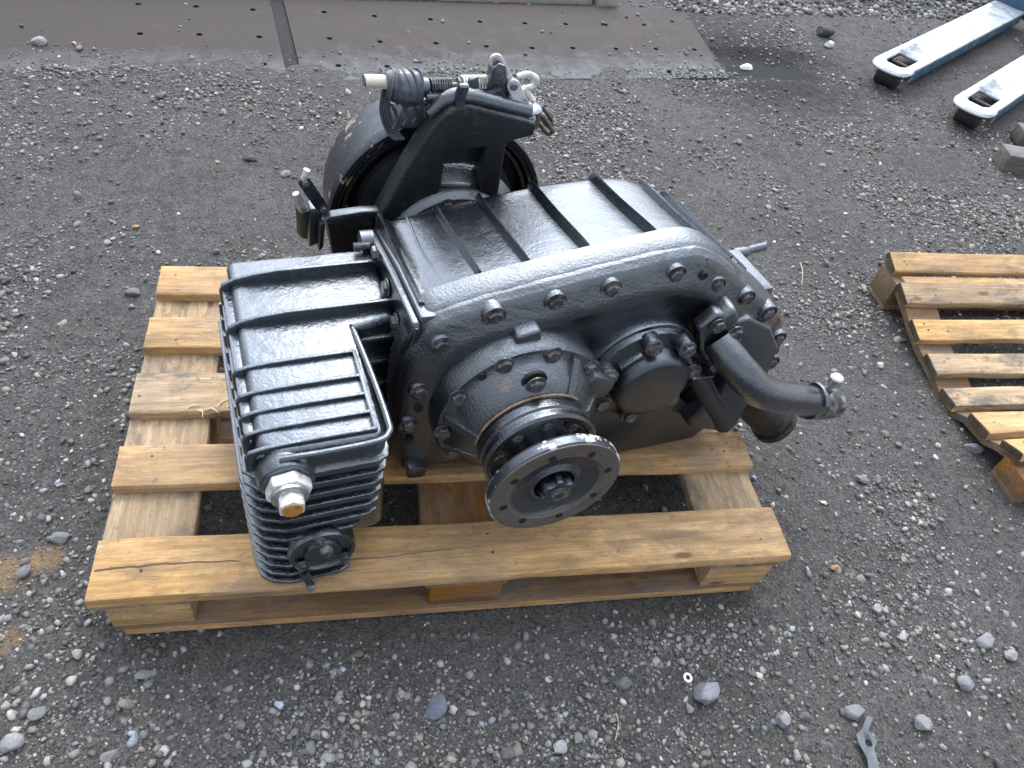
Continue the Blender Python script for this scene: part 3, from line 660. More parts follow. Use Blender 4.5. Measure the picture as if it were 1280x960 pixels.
# round cover low on the front
rc = mesh('round_cover', lathe([(.052, -.01), (.052, -.04), (.050, -.045), (.044, -.046), (.042, -.041), (.030, -.041), (.028, -.046), (.012, -.048)], (.102, .095), 40), MP, sump)
for a in (100, 215, 325): bolt(rc, (.102+.039*math.cos(R(a)), -.045, .095+.039*math.sin(R(a))), me=BOLT_S)
mesh('cover_knob', lathe([(.012, -.046), (.012, -.054), (.008, -.06)], (.106, .112), 14), MBOLT, rc)
mesh('drain_pipe', tube([(.07, -.052, .06), (.075, -.055, .045), (.078, -.058, .03)], [.007, .007, .006], 10), MP, rc)
mesh('drain_screw', tube([(.078, -.058, .03), (.079, -.06, .02)], [.008, .008], 8), MSTEEL, rc)

# ---- mounting flange between sump and main housing
fl = mesh('mounting_flange', prism([(.43, .338), (.36, .356), (.263, .380), (.118, .402), (.112, .385), (.135, .33), (.156, .225), (.178, .08), (.185, .004), (.42, .004)], .268, .281, 'x', .004, 3), MP, GB)
mesh('flange_lip', prism([(.428, .346), (.36, .362), (.263, .388), (.12, .410), (.117, .37), (.42, .30)], .2815, .308, 'x', .004, 2), MC, fl)
mesh('flange_edge_tube', tube([(.275, .116, .394), (.272, .122, .37), (.270, .135, .33), (.267, .150, .22), (.262, .172, .1), (.258, .185, .03)], [.003, .008, .0125, .0125, .0125, .0125], 12), MP, fl)
for y, z in ((.335, .372), (.258, .363), (.195, .345), (.182, .29), (.190, .235), (.215, .15)): bolt(fl, (.266, y, z-.012), '-x', BOLT_B)
mesh('stud', tube([(.262, .375, .345), (.235, .375, .345)], .0065, 10), MBOLT, fl)
mesh('round_boss', lathe([(.022, .272), (.022, .25)], (.395, .335), 20, axis='x'), MP, fl)

# ---- main housing
prf = [(.283, .385, .352), (.31, .395, .356), (.37, .424, .370), (.46, .437, .388), (.56, .450, .404), (.68, .462, .413), (.75, .456, .410), (.80, .432, .392), (.85, .395, .362), (.90, .36, .33), (.94, .285, .262), (.965, .23, .21), (.965, .15, .15), (.93, .07, .07), (.87, .02, .02), (.6, .01, .01), (.283, .01, .01)]
loops = []
for t, k in ((.150, 0), (.2, .12), (.26, .35), (.32, .6), (.37, .8), (.40, .93), (.418, 1.0), (.428, 1.12), (.432, 1.35)):
    pts = [(x, zf+(zb-zf)*k-(.004*math.sin(math.pi*min(k, 1)) if zf > .1 else 0)) for x, zf, zb in prf]; pts = smoothloop(pts, 4)
    loops.append([(x, t, z) for x, z in pts])
mh = mesh('main_housing', loft(loops), MP, GB, 50)
def topz(x, y):
    for (a, za, zb), (c_, zc, zd) in zip(prf, prf[1:]):
        if a <= x <= c_:
            t = (x-a)/(c_-a); zf, zr = za+(zc-za)*t, zb+(zd-zb)*t
            ys = [(.15, 0), (.2, .12), (.26, .35), (.32, .6), (.37, .8), (.40, .93), (.418, 1.0), (.428, 1.12), (.433, 1.35)]
            for (ya, ka), (yb, kb) in zip(ys, ys[1:]):
                if ya <= y <= yb: k = ka+(kb-ka)*(y-ya)/(yb-ya); return zf+(zr-zf)*k-.004*math.sin(math.pi*min(k, 1))
    return .3
for x, h, w_ in ((.387, .016, .007), (.464, .018, .007), (.563, .02, .008), (.683, .02, .008), (.792, .014, .008), (.806, .010, .010), (.850, .018, .008), (.868, .012, .012), (.893, .015, .007)):
    ys = [.177, .19, .22, .26, .3, .34, .37, .40, .417, .426]
    sec = []
    for y in ys:
        z = topz(x, y); e = h*(.6 if y > .42 else 1)
        w2 = w_*.78; sec.append([(x-w2*.8, y, z-.006), (x-w2*.42, y, z+e*.8), (x, y, z+e), (x+w2*.42, y, z+e*.8), (x+w2*.8, y, z-.006)])
    mesh('rib', loft(sec), MP, mh, 50)
# crack in the peeling paint next to the last rib
crk = [(.757+.004*random.random(), .16+.235*i/14) for i in range(15)]
b = B(); pv = None
for i, (x, y) in enumerate(crk):
    w_ = .0035*math.sin(math.pi*(i+.4)/15.0)+.0004; z = topz(x, y)+.0012
    a_, c_ = b.verts.new((x-w_, y, z)), b.verts.new((x+w_, y, z))
    if pv: b.faces.new((pv[0], pv[1], c_, a_))
    pv = (a_, c_)
mesh('paint_crack', b, MBRUST, mh)
mesh('seam', tube([(.335+.002*math.sin(i), .16+.26*i/8, topz(.335, .16+.26*i/8)+.0005) for i in range(9)], .0022, 6), MP, mh)
# block and lobe on the right shoulder
sb = mesh('side_block', prism([(.898, .312), (.992, .318), (1.003, .195), (.908, .19)], .18, .298, 'z', .003, 2), MC, GB)
mesh('round_lobe', lathe([(.055, .36), (.055, .40), (.048, .41)], (.965, .215), 30), MD, GB)
lv = mesh('lever', tube([(.985, .315, .285), (1.012, .318, .285), (1.03, .325, .283), (1.075, .335, .280)], [.013, .012, .009, .009], 12), MP, GB)

# ---- front cover
outl = [(.262, .055), (.254, .14), (.252, .25), (.262, .33), (.282, .385), (.302, .408), (.34, .421), (.40, .436), (.493, .453), (.60, .471), (.69, .484), (.735, .480), (.785, .452), (.843, .405), (.90, .365), (.945, .327), (.985, .275), (1.006, .21), (.995, .155), (.95, .09), (.915, .03), (.87, .003), (.70, .001), (.52, .004), (.38, .020), (.29, .034)]
OL = smoothloop(outl, 10)
def cast(bm, amp=.0012, sc=1.0, sd=0):
    bm.normal_update()
    for v in bm.verts:
        p = v.co*sc; q = Vector((sd, 0, 0))
        v.co += v.normal*(noise.noise(p*14+q)*amp*1.3+noise.noise(p*38+q)*amp+noise.noise(p*95+q)*amp*.6)
    return bm
def dense(loops, k):
    out = []
    for a, b_ in zip(loops, loops[1:]):
        for i in range(k): out.append([tuple(p*(1-i/k)+q*(i/k) for p, q in zip(u, w)) for u, w in zip(a, b_)])
    return out+[loops[-1]]
def L3(pts, y): return [(x, y, z) for x, z in pts]
i1, i2, i3, i4, i5 = inset(OL, .002), inset(OL, .007), inset(OL, .050), inset(OL, .062), inset(OL, .094)
cover = mesh('front_cover', cast(loft(dense([L3(OL, .170), L3(OL, .122), L3(i1, .1185), L3(i2, .110), L3(i3, .090), L3(i4, .091), L3(i5, .106), L3(inset(OL, .125), .108)], 4)), .0012), MC, GB, 45)
mesh('cover_rim', loft([L3(inset(OL, .006), .176), L3(inset(OL, -.003), .172), L3(inset(OL, -.004), .134), L3(inset(OL, .001), .127), L3(inset(OL, .03), .1265), L3(inset(OL, .03), .15)]), MC, cover, 50)
CB = [(.311, .366), (.388, .412), (.484, .425), (.574, .438), (.683, .452), (.770, .416), (.845, .378), (.912, .332), (.968, .258), (.284, .268), (.270, .188), (.985, .19), (.955, .125), (.86, .03), (.75, .022), (.63, .02)]
for x, z in CB:
    y = .0995
    pd = mesh('bolt_pad', lathe([(.0188, y+.02), (.0188, y+.001), (.0180, y-.0008), (.0168, y-.0008), (.0165, y+.005), (.013, y+.005)], (x, z), 28), MC, cover)
    bolt(pd, (x, y+.003, z), me=BOLT_B)
def holes(pts, parent):
    for x, z, y, r in pts:
        mesh('bolt_hole', lathe([(r*1.2, y+.004), (r*1.2, y-.001), (r*1.05, y-.0015), (r, y-.0006), (.0005, y-.0004)], (x, z), 16), MHOLE, parent)  # dark disc on the surface, painted as the shade of a hole
holes([(.735, .445, .097, .006), (.283, .23, .097, .006), (.27, .15, .098, .006)], cover)
mesh('cast_boss', prism([(.415, .392), (.455, .402), (.462, .368), (.447, .350), (.420, .352)], .105, .070, 'y', .006, 3), MC, cover)
lug = mesh('lifting_lug', prism([(.385, .300), (.388, .335), (.405, .356), (.432, .360), (.452, .346), (.456, .310)], .105, .078, 'y', .004, 3), MC, cover)
mesh('lug_hole', lathe([(.0115, .079), (.0115, .0772), (.0095, .0770), (.009, .0776), (.0005, .0777)], (.418, .333), 20), MHOLE, lug)  # dark disc painted as the shade inside the lug eye
mesh('foot', prism([(.268, .095), (.305, .085), (.300, .055), (.268, .06)], .11, .082, 'y', .006, 2), MC, cover)
# rising casting to the right of the cap with a sharp ridge
mesh('cast_gusset', prism([(.765, .380), (.79, .405), (.812, .375), (.80, .345), (.77, .345)], .10, .055, 'y', .010, 3), MC, cover)
mesh('cast_gusset', prism([(.80, .10), (.86, .24), (.93, .18), (.93, .06)], .11, .05, 'y', .012, 3), MD, cover)
mesh('right_cover', prism([(.80, .34), (.86, .345), (.92, .31), (.965, .25), (.975, .17), (.93, .11), (.86, .10), (.82, .18)], .115, .083, 'y', .006, 3), MC, cover)

# ---- bearing housing, seal ring, output flange
bh = mesh('bearing_housing', lathe([(.148, .115), (.148, .062), (.143, .054), (.128, .052), (.124, .046), (.112, .022), (.098, .008), (.090, .004), (.06, .004)], (AX, AZ), 72), MC, GB, 50)
for a in (78, 112, 150, 185, 212, 40, 8, 335, 300, 258):
    x, z = AX+.134*math.cos(R(a)), AZ+.134*math.sin(R(a)); bolt(bh, (x, .053, z), me=BOLT_B)
for a in (20, 60, 170, 200, 320):       # webs
    c_, s_ = math.cos(R(a)), math.sin(R(a)); P = []
    w_ = .006
    for r, y in ((.138, .052), (.138, .046), (.098, .004), (.092, .004), (.092, .05)): P.append((r, y))
    bb = B(); lo = [bb.verts.new((AX+r*c_-w_*s_, y, AZ+r*s_+w_*c_)) for r, y in P]; hi = [bb.verts.new((AX+r*c_+w_*s_, y, AZ+r*s_-w_*c_)) for r, y in P]
    bb.faces.new(lo); bb.faces.new(hi[::-1])
    for i in range(5): bb.faces.new((lo[i], lo[(i+1) % 5], hi[(i+1) % 5], hi[i]))
    mesh('web', bev(bb, .003, 2), MC, bh)
holes([(AX+.112*math.cos(R(95)), AZ+.112*math.sin(R(95)), .022, .017), (AX+.135*math.cos(R(128)), AZ+.135*math.sin(R(128)), .051, .006)], bh)
bolt(bh, (AX+.112*math.cos(R(95)), .016, AZ+.112*math.sin(R(95))), me=BOLT)
mesh('paint_flaked_edge', tube([(AX+.0965*math.cos(R(a)), .004, AZ+.0965*math.sin(R(a))) for a in range(50, 185, 9)], .0020, 6), MGASK, bh)
mesh('hub_pad', prism([(.548, .322), (.590, .300), (.582, .262), (.545, .258), (.525, .29)], .06, .030, 'y', .006, 2), MC, bh)
sr = mesh('seal_ring', lathe([(.088, .02), (.093, .006), (.093, -.014), (.0895, -.017), (.0895, -.020), (.093, -.022), (.094, -.032), (.090, -.036), (.083, -.036), (.079, -.028), (.055, -.026)], (AX, AZ), 72), MP, GB, 30)
for a in range(0, 360, 40): bolt(sr, (AX+.070*math.cos(R(a+12)), -.028, AZ+.070*math.sin(R(a+12))), me=BOLT_S)
Y0 = -.080
of = mesh('output_flange', lathe([(.05, -.02), (.05, -.045), (.058, Y0+.012), (.075, Y0+.006), (.101, Y0+.003), (.1045, Y0), (.1065, Y0-.004), (.1065, Y0-.016), (.1055, Y0-.018), (.09, Y0-.017), (.075, Y0-.009), (.06, Y0+.001), (.03, Y0+.001)], (AX, AZ), 96), MP, GB, 30)
ofa = mesh('flange_face', lathe([(.1055, Y0-.0175), (.1045, Y0-.0205), (.092, Y0-.021), (.0905, Y0-.0205), (.078, Y0-.0205), (.0765, Y0-.019), (.070, Y0-.017), (.062, Y0-.008), (.045, Y0+.002), (.040, Y0-.003), (.036, Y0-.006), (.030, Y0-.004)][:7], (AX, AZ), 96, cap=False), MFL, of, 30)
mesh('flange_dish', lathe([(.0715, Y0-.018), (.067, Y0-.0145), (.047, Y0-.010), (.0425, Y0-.0125), (.038, Y0-.015), (.033, Y0-.013), (.031, Y0-.004)], (AX, AZ), 64, cap=False), MP, ofa, 30)
mesh('scraped_rim', lathe([(.1047, Y0+.0005), (.1073, Y0-.004), (.1073, Y0-.0165), (.1055, Y0-.0185), (.1045, Y0-.0195)], (AX, AZ), 96, cap=False), MTAN, of, 30)
for i in range(8):
    a = R(45*i+15); x, z = AX+.0845*math.cos(a), AZ+.0845*math.sin(a)
    mesh('bolt_hole', lathe([(.0062, Y0-.0200), (.0062, Y0-.0214), (.0054, Y0-.0216), (.005, Y0-.0212), (.0005, Y0-.0211)], (x, z), 16), MHOLE, ofa)  # dark discs on the face, shade of the holes put into colour
nut = B(); pts = []
for i in range(12):
    r = .028 if i % 2 else .0215
    for da in (-10, 10): pts.append((AX+r*math.cos(R(30*i+da)), AZ+r*math.sin(R(30*i+da))))
nt_ = mesh('shaft_nut', prism(pts, Y0-.002, Y0-.029, 'y', .002, 2), MP, of)
mesh('shaft_end', lathe([(.0135, Y0-.02), (.0135, Y0-.034), (.0115, Y0-.036), (.006, Y0-.036), (.005, Y0-.031)], (AX, AZ), 30), MBOLT, nt_)

# ---- second bearing cap
CX, CZ = .663, .268
cf = mesh('cap_flange', lathe([(.106, .115), (.106, .078), (.104, .073), (.098, .072), (.096, .062), (.070, .058)], (CX, CZ), 72), MP, GB, 30)
mesh('bearing_cap', lathe([(.072, .066), (.067, .040), (.065, .031), (.060, .027), (.052, .0265)], (CX+.005, CZ-.004), 56), MD, cf, 40)
for a in (52, 100, 160, 205, 262, 318, 5):
    x, z = CX+.0855*math.cos(R(a)), CZ+.0855*math.sin(R(a))
    pd = mesh('bolt_pad', lathe([(.017, .066), (.016, .046), (.014, .044)], (x, z), 20), MP, cf); bolt(pd, (x, .044, z), me=BOLT)
mesh('cap_web', prism([(.60, .31), (.635, .336), (.64, .325), (.606, .298)], .066, .046, 'y', .003), MP, cf)
mesh('cap_web', prism([(.575, .262), (.605, .268), (.605, .258), (.577, .252)], .066, .046, 'y', .003), MP, cf)
for p in ((.565, .222), (.572, .20), (.66, .155), (.60, .12)):
    bolt(cover, (p[0], .085, p[1]), me=BOLT_B)
mesh('cover_seam', tube([(.59, .083, .145), (.58, .083, .11), (.56, .083, .07), (.54, .083, .03)], .004, 6), MRUB, cover)
mesh('lower_plate', prism([(.485, .008), (.55, .15), (.66, .162), (.79, .15), (.895, .045), (.865, .008)], .112, .0835, 'y', .005, 2), MD, cover)

# ---- elbow pipe with flange and grease fitting
pf = mesh('pipe_flange', prism([(.735, .365), (.76, .395), (.79, .385), (.84, .318), (.838, .285), (.80, .262), (.765, .29)], .085, .058, 'y', .006, 3), MP, GB)
bolt(pf, (.766, .056, .370), me=BOLT_B); bolt(pf, (.828, .056, .300), me=BOLT_B); bolt(pf, (.81, .056, .345), me=BOLT)
bolt(pf, (.80, .06, .262), me=BOLT)
ep = mesh('elbow_pipe', tube([(.786, .062, .328), (.800, .035, .312), (.822, .010, .291), (.856, -.006, .262), (.905, -.010, .236), (.965, -.006, .210), (1.03, 0, .178)], [.027, .0295, .0305, .0305, .030, .0295, .029], 28), MP, GB, 60)
mesh('pipe_collar', tube([(1.005, -.003, .180), (1.05, .002, .166), (1.082, .004, .157), (1.090, .005, .155)], [.028, .0305, .0295, .024], 24, smooth=3), MWORN, ep)
mesh('weld_rib', tube([(1.0+.03*math.cos(a/3), -.003+.034*math.cos(a), .182+.034*math.sin(a)) for a in (.2, .6, 1.0, 1.5, 2.0, 2.5)], .005, 8), MP, ep)
ft = mesh('grease_fitting', tube([(1.036, .0, .190), (1.040, 0, .215)], .009, 6), MBOLT, ep, 30)
mesh('fitting_stem', tube([(1.040, 0, .213), (1.043, 0, .232)], .006, 10), MSTEEL, ft)
bb = lathe([(.006, .245), (.006, .229), (.0125, .229), (.013, .243), (.010, .246), (.0062, .246)], (1.0435, 0), 20, axis='z'); mesh('fitting_cap', bb, MSTEEL, ft, 40)
# black rubber sleeve hanging from the flange
hs = mesh('rubber_sleeve', tube([(.762, .048, .262), (.775, .040, .245), (.795, .025, .215), (.815, .010, .19), (.832, -.002, .160)], [.017, .0185, .018, .0175, .016], 18), MRUB, GB, 60)
mesh('sleeve_end', tube([(.832, -.002, .160), (.836, -.005, .153)], [.009, .008], 12), MBOLT, hs)
mesh('sleeve_clip', box(.742, .785, .03, .06, .268, .273, .001), MP, hs)
# dark cup below the pipe on the far side
cu = mesh('lower_cup', tube([(.985, .115, .085), (1.01, .105, .060), (1.04, .095, .034), (1.065, .085, .010)], [.036, .043, .044, .043], 28, smooth=4), MCUP, GB, 40)
mesh('cup_rim', lathe([(.049, -.006), (.049, .006), (.042, .006), (.040, -.004)], (0, 0), 32, axis='z'), MCUP, cu, mat4=Matrix.Translation((1.067, .084, .008)) @ Vector((.033, -.015, -.032)).to_track_quat('Z', 'Y').to_matrix().to_4x4())
mesh('cup_rod', tube([(.90, .12, .0), (.95, .09, .01)], .006, 8), MBRUST, cu)
mesh('right_body', prism([(.84, .02), (.86, .2), (.93, .22), (.965, .14), (.93, .03)], .35, .10, 'y', .01, 2), MD, GB)

# ---- rear brake: neck, boss, casting bracket, drum
mesh('rear_neck', lathe([(.12, .42), (.12, .46), (.112, .50)], (AX, AZ), 56), MD, GB)
br = mesh('brake_boss', lathe([(.124, .47), (.132, .478), (.137, .49), (.137, .505), (.150, .520), (.158, .535), (.150, .56), (.13, .60)], (AX, AZ), 72), MC, GB, 35)
for a in (60, 100, 140): bolt(br, (AX+.118*math.cos(R(a)), .462, AZ+.118*math.sin(R(a))), me=BOLT)
bk = B()
prism([(.298, .30), (.318, .345), (.345, .405), (.378, .468), (.400, .505), (.425, .527), (.455, .532), (.535, .508), (.562, .50), (.585, .492), (.582, .468), (.550, .462), (.532, .455), (.532, .34), (.492, .36), (.494, .450), (.428, .448), (.420, .44), (.418, .385), (.414, .33)], .485, .535, 'y', .006, 3, bk)
brk = mesh('brake_bracket', bk, MG, GB, 50)
mesh('bracket_web', prism([(.39, .40), (.395, .452), (.505, .458), (.505, .40)], .52, .535, 'y', .003), MD, brk)
mesh('bracket_top_rib', prism([(.52, .515), (.515, .532), (.50, .555), (.485, .575), (.475, .57), (.49, .54), (.485, .51)], .430, .448, 'x', .004, 2), MP, brk)
mesh('bracket_top_rib', tube([(.395, .515, .503), (.425, .512, .531), (.455, .51, .536), (.50, .51, .524), (.545, .515, .508), (.575, .52, .498)], [.012, .015, .016, .015, .016, .020], 14), MP, brk)
mesh('bracket_eye', lathe([(.026, .468), (.026, .50), (.02, .504)], (.582, .530), 24, axis='z'), MP, brk)
drum = mesh('brake_drum', lathe([(.10, .64), (.19, .635), (.200, .620), (.203, .602), (.2035, .590), (.208, .588), (.209, .594), (.213, .594), (.214, .587), (.2215, .587), (.2235, .592), (.2235, .612), (.219, .618), (.217, .64), (.213, .70), (.205, .735), (.17, .752), (.10, .755)], (AX+.004, AZ-.004), 96), MCH, GB, 28)
mesh('drum_inner_ring', lathe([(.199, .605), (.196, .598), (.190, .600), (.186, .625)], (AX+.004, AZ-.004), 96, cap=False), MP, drum, 40)
mesh('backing_plate', lathe([(.165, .60), (.17, .612), (.150, .63)], (AX+.004, AZ-.004), 72), MD, drum)
# actuator wrapped in film on top
act = mesh('actuator', tube([(.325, .55, .538), (.335, .55, .538), (.355, .55, .535), (.372, .55, .533), (.384, .55, .533)], [.020, .026, .030, .029, .030], 20), MPLAST, GB, 50)
for k in range(6):
    x = .332+.009*k; mesh('film_fold', tube([(x+.006*math.sin(a*1.3+k), .55+.0285*math.cos(a), .536+.0285*math.sin(a)) for a in [i*.5+.2*k for i in range(9)]], .0018, 5), MPLAST, act)
mesh('ivory_stub', tube([(.289, .55, .548), (.318, .55, .546), (.330, .55, .542)], [.010, .0105, .011], 16), MIVORY, act)
mesh('stub_end', tube([(.2875, .55, .548), (.2895, .55, .548)], [.0102, .0102], 16), MBOLT, act)
mesh('actuator_neck', tube([(.384, .55, .533), (.398, .55, .533)], [.018, .016], 16), MP, act)
caliper = mesh('caliper_body', prism([(.335, .452), (.36, .50), (.395, .510), (.435, .50), (.44, .46), (.40, .455)], .548, .60, 'y', .010, 3), MPLAST, GB)
for k in range(5): mesh('film_fold', tube([(.338+.018*k, .545, .46+.006*k), (.345+.017*k, .546, .482), (.335+.02*k, .55, .505)], .003, 6), MPLAST, caliper)
b = None
for k in range(4): b = tube([(.322+.004*k, .555, .53), (.318+.005*k, .552, .49), (.330+.006*k, .549, .452), (.345+.005*k, .546, .438)], .0028, 6, b)
mesh('film_strands', b, MPLAST, caliper)
# spring rod
rod = mesh('spring_rod', tube([(.398, .55, .533), (.52, .55, .533)], .0072, 12), MBOLT, GB)
def coil(x0, x1, n, r, w_, parent, m, y=.55, z=.536):
    pts = [(x0+(x1-x0)*i/(n*10), y+r*math.cos(i*.6283), z+r*math.sin(i*.6283)) for i in range(n*10+1)]
    return mesh('spring', tube(pts, w_, 6, smooth=1), m, parent)
coil(.402, .440, 9, .0115, .0022, rod, MBOLT); coil(.458, .505, 9, .014, .0028, rod, MSTEEL)
mesh('push_rod', tube([(.392, .535, .522), (.448, .533, .520)], .0075, 12), MBOLT, rod)
mesh('brake_lining', box(.40, .455, .56, .60, .455, .515, .004), MTANM, GB)
mesh('yoke_block', prism([(.488, .488), (.492, .530), (.520, .545), (.540, .520), (.538, .492)], .515, .565, 'y', .005, 2), MG, GB)
mesh('yoke_arm', prism([(.455, .500), (.462, .560), (.478, .566), (.486, .500)], .520, .532, 'y', .003, 2), MP, GB)
mesh('rod_nut', lathe([(.016, .452), (.016, .468), (.012, .470)], (.55, .533), 6, axis='x'), MBOLT, GB)
lev = B(); prism([(.505, .573), (.515, .583), (.528, .578), (.545, .52), (.56, .505), (.552, .492), (.52, .505), (.50, .53)], .53, .555, 'y', .003, 2, lev)
lever2 = mesh('brake_lever', lev, MP, GB)
def link_bar(p0, p1, w_, t, m, nm, parent):
    p0, p1 = Vector(p0), Vector(p1); d = p1-p0; L = d.length; b = B(); pts = []
    for i in range(9): a = R(90+22.5*i); pts.append((w_*math.cos(a), w_*math.sin(a)))
    for i in range(9): a = R(-90+22.5*i); pts.append((L+w_*math.cos(a), w_*math.sin(a)))
    b = prism(pts, -t/2, t/2, 'z', .0012, 1)
    x = d.normalized(); up = (CP - (GB.matrix_basis @ p0)); up = (Matrix.Rotation(-R(10.7), 3, 'Z') @ up).normalized(); y = up.cross(x).normalized(); z = x.cross(y)
    Mx = Matrix((x, y, z)).transposed().to_4x4(); Mx.translation = p0
    o = mesh(nm, b, m, parent, mat4=Mx)
    for q in (0, L): mesh('pin', lathe([(w_*.55, t/2), (w_*.55, t/2+.004), (w_*.4, t/2+.006)], (q, 0), 12, axis='z'), MBOLT, o)
    return o
link_bar((.515, .545, .580), (.545, .535, .535), .0125, .008, MSILV, 'link_bar', GB)
link_bar((.545, .525, .545), (.578, .508, .490), .0115, .008, MSILV, 'link_bar', GB)
ck = mesh('clevis', tube([(.598, .55, .500), (.606, .55, .487)], .007, 10), MSTEEL, GB)
mesh('clevis_rod', tube([(.575, .55, .527), (.598, .55, .50)], .007, 10), MIVORY, ck)
for dy in (-.012, .012):
    bb = tube([(.612+dy*.5, .55+dy, .48), (.622+dy*.5, .55+dy*1.4, .478), (.645+dy*.5, .55+dy*1.4, .452), (.648+dy*.5, .55+dy*1.2, .444), (.640+dy*.5, .55+dy, .440), (.615+dy*.5, .55+dy, .466), (.610+dy*.5, .55+dy, .476), (.612+dy*.5, .55+dy, .48)], .0038, 8); mesh('clevis_fork', bb, MBRUST if dy < 0 else MBOLT, ck)
mesh('hook', tube([(.560, .55, .548), (.580, .55, .552), (.598, .55, .543), (.596, .55, .530), (.578, .55, .526)], [.005, .006, .006, .006, .005], 10), MWHITE, ck)
# lever assembly at the left of the drum
mesh('drum_shade_block', prism([(.214, .306), (.300, .312), (.300, .215), (.220, .22)], .53, .508, 'y', .004, 2), MG, GB)  # block added to stand for the dark inside of the drum
ll = mesh('side_arm', prism([(.202, .326), (.214, .336), (.27, .341), (.302, .339), (.304, .327), (.212, .318)], .495, .475, 'y', .003), MD, GB)
mesh('side_post', prism([(.182, .338), (.207, .336), (.20, .26), (.176, .25)], .56, .50, 'y', .005, 2), MP, ll)
link_bar((.176, .5, .393), (.205, .5, .336), .011, .006, MP, 'side_link', ll)
mesh('side_gusset', prism([(.196, .318), (.206, .318), (.20, .265), (.192, .255)], .51, .48, 'y', .002), MG, ll)
mesh('white_nub', tube([(.175, .5, .398), (.178, .5, .410), (.181, .5, .418)], [.006, .005, .006], 8), MWHITE, ll)
mesh('adjuster', tube([(.160, .5, .372), (.168, .5, .345), (.172, .5, .335)], [.006, .009, .007], 10), MSTEEL, ll)
mesh('brake_cylinder', tube([(.178, .52, .335), (.182, .54, .26)], [.018, .020], 16), MG, ll)

# ================================================================ PALLET TRUCK
n_ = N('worn_pale_paint'); v = n_.coord(rnd=False); d = n_.noise(v, 14, 8, .7)
MPT = n_.set(color=n_.mix(n_.ramp(d, (.5, 0), (.62, .8)), (.60, .64, .68), (.20, .22, .24)), rough=.32, spec=.6, normal=n_.bump(d, .2, .002), metal=.25)
n_ = N('worn_blue_paint'); v = n_.coord(rnd=False); d = n_.noise(v, 12, 8, .7)
MBL = n_.set(color=n_.mix(n_.ramp(d, (.55, 0), (.62, 1)), (.03, .095, .15), (.28, .32, .36)), rough=.4)
t1, t2 = W(1108, 85, .095), W(1212, 135, .095)
yaw = math.atan2(.585, .81)
PT = empty('pallet_truck', (t1.x, t1.y, 0), yaw, label='pallet truck with worn white fork tops and blue sides at the top right', category='pallet truck')
def fork(off):
    w2 = .08; top = []
    pts = [(.0, -w2*.35), (.004, -w2*.1), (.004, w2*.1)]
    arc = [(0.055-.055*math.cos(R(a)), w2*math.sin(R(a))) for a in range(-90, 91, 15)]
    pts = [(x, y) for x, y in arc] + [(1.42, w2), (1.42, -w2)]
    o = mesh('fork', prism(pts, .082, .095, 'z', .004, 2), MPT, PT)
    cut = mesh('cut', prism([(.068, -.030), (.092, -.046), (.225, -.046), (.225, .046), (.092, .046), (.068, .030)], .05, .12, 'z', .003, 2), MPT, PT); ev_boolean(o, cut)
    for y in (-w2, w2): mesh('side_rail', box(.10, 1.42, min(y, y*.93), max(y, y*.93), .040, .0825, .002), MBL, o)
    mesh('tip_lip', tube([(.10, -w2+.002, .084), (.045, -w2+.006, .084), (.012, -.045, .084), (.003, 0, .084), (.012, .045, .084), (.045, w2-.006, .084), (.10, w2-.002, .084)], .007, 8), MPT, o)
    rl = mesh('load_roller', lathe([(.034, -.047), (.040, -.044), (.040, .044), (.034, .047)], (.085, .0405), 32, axis='y'), MRUB, o)
    mesh('roller_arm', box(.085, .26, -.056, -.049, .034, .052, .002), MBOLT, o); mesh('roller_arm', box(.085, .26, .049, .056, .034, .052, .002), MBOLT, o)
    mesh('cross_rod', tube([(.165, -.06, .07), (.165, .06, .07)], .009, 12), MRUB, o)
    mesh('roller_pin', tube([(.085, -.062, .0405), (.085, .062, .0405)], .008, 10), MSTEEL, o)
    o.location = (0.0, off, 0); return o
cx_ = -(t2-t1).length
fork(0); fork(cx_)
mesh('carriage', box(1.42, 1.50, cx_-.1, .1, .06, .30, .01), MBL, PT)
mesh('pump_body', lathe([(.05, .08), (.05, .35), (.035, .4)], (1.58, cx_/2), 24, axis='z'), MBL, PT)
mesh('steer_wheel', lathe([(.08, -.05), (.09, -.045), (.09, .045), (.08, .05)], (1.60, .092), 28, axis='y'), MRUB, PT, loc=(0, cx_/2, 0))
mesh('tow_bar', tube([(1.60, cx_/2, .3), (1.76, cx_/2, .8), (1.82, cx_/2, 1.15)], .018, 12), MBL, PT)
mesh('tow_handle', tube([(1.82, cx_/2-.1, 1.16), (1.83, cx_/2, 1.17), (1.82, cx_/2+.1, 1.16)], .014, 10), MRUB, PT)

# ---------------------------------------------------------------- small things
nb_ = N('grey_timber'); vb = nb_.coord((1, 8, 8)); MGT = nb_.set(color=nb_.mix(nb_.ramp(nb_.noise(vb, 9, 7, .7), (.35, 0), (.65, 1)), (.075, .07, .065), (.19, .18, .165)), rough=.85, normal=nb_.bump(nb_.noise(vb, 20, 6), .5, .003))
def blk(px, py, L, Wd, H, rz, label):
    p = W(px, py); mesh('timber_block', box(0, L, 0, Wd, 0, H, .004), MGT, loc=(p.x, p.y, 0), rot=(0, 0, rz), tags=dict(label=label, category='timber block', group='grey timber blocks by the pallet truck'))
blk(1250, 215, .5, .09, .07, R(-12), 'nearer grey timber block cut by the right edge of the photo')
blk(1270, 182, .5, .08, .06, R(-12), 'farther pale grey timber block below the near fork')

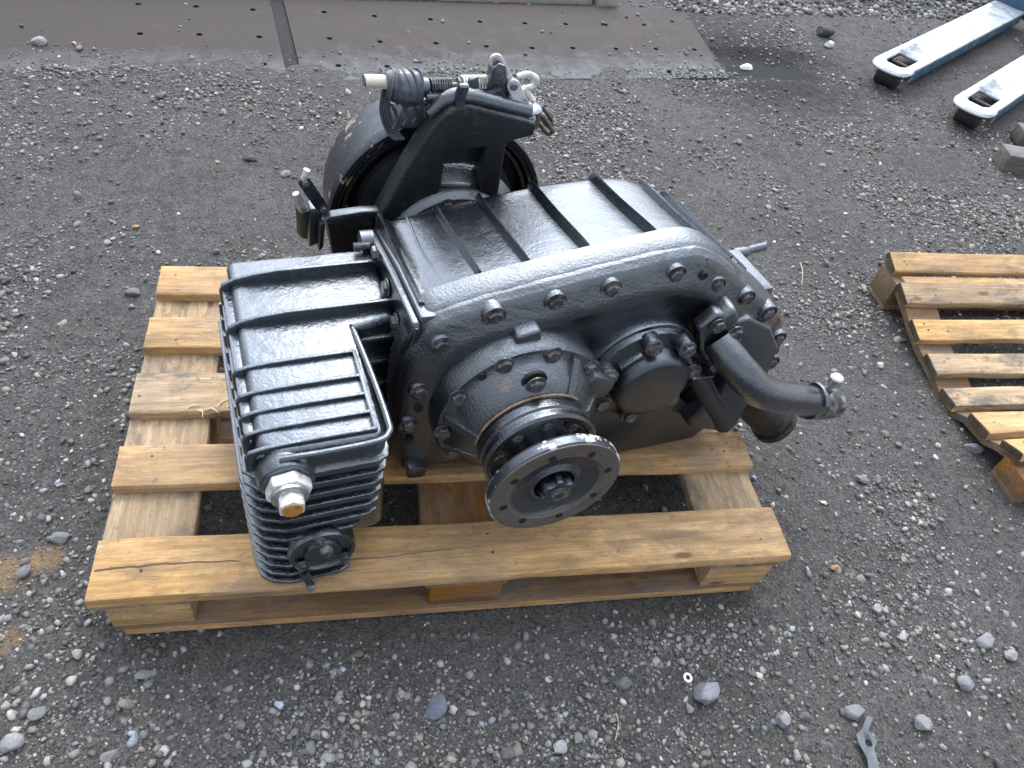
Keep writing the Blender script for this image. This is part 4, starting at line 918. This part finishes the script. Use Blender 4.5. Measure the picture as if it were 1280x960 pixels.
p0 = W(1080, 925)
sp_ = [W(x, y) for x, y in ((1081, 896), (1089, 899), (1083, 915), (1094, 928), (1090, 938), (1096, 958), (1098, 975), (1084, 975), (1081, 950), (1070, 930), (1067, 920), (1075, 912))]
o = mesh('metal_strap', prism([(q.x-p0.x, q.y-p0.y) for q in sp_], 0, .003, 'z', .0006, 1), metal('dull_strap_steel', (.10, .115, .13), .45, .65, (.05, .05, .05), .6, .2), loc=(p0.x, p0.y, .006), tags=dict(label='bent dull steel strap scrap with a hole at the lower right', category='metal scrap'))
hp = W(1083, 931); cut = mesh('cut', lathe([(.0062, -.01), (.0062, .02)], (hp.x, hp.y), 14, axis='z'), MBOLT); ev_boolean(o, cut)
wp = W(858, 849); b = lathe([(.0045, 0), (.0085, 0), (.0085, .002), (.0045, .002)], (0, 0), 20, axis='z'); 
b2 = bmesh.new(); vs = []
for (r, z) in ((.0045, 0), (.0088, 0), (.0088, .002), (.0045, .002)): vs.append([b2.verts.new((r*math.cos(i*.3142), r*math.sin(i*.3142), z)) for i in range(20)])
for k in range(4):
    for i in range(20): b2.faces.new((vs[k][i], vs[k][(i+1) % 20], vs[(k+1) % 4][(i+1) % 20], vs[(k+1) % 4][i]))
b.free(); mesh('washer', b2, MIVORY, loc=(wp.x, wp.y, float(gh(np.array(wp.x), np.array(wp.y)))+.006), rot=(.1, .15, 0), tags=dict(label='small pale washer on the dirt beside the largest stone', category='washer'))
def twig(a, c_, label, m, r=.0012):
    A, C_ = W(*a), W(*c_); mid = (A+C_)/2+Vector((.004, .002, .006)); A.z = C_.z = .006; mid.z = .012
    mesh('twig', tube([A, mid, C_], [r, r*1.2, r*.7], 6), m, tags=dict(label=label, category='twig'))
twig((769, 893), (768, 927), 'thin straw coloured twig at the lower edge below the flange', MTANM)
twig((52, 87), (95, 105), 'thin dark wire on the dirt at the top left', MRUB, .002)
twig((999, 330), (1001, 358), 'short pale stalk on the gravel right of the gearbox', MTANM)

# thing > part > sub-part at most: lift anything nested deeper up to its grandparent
def _depth(o):
    d = 0
    while o.parent: o = o.parent; d += 1
    return d
for _ in range(3):
    for o in [o for o in COL.objects if _depth(o) > 2]:
        p = o.parent; m = p.matrix_basis @ o.matrix_basis; o.parent = p.parent; o.matrix_basis = m
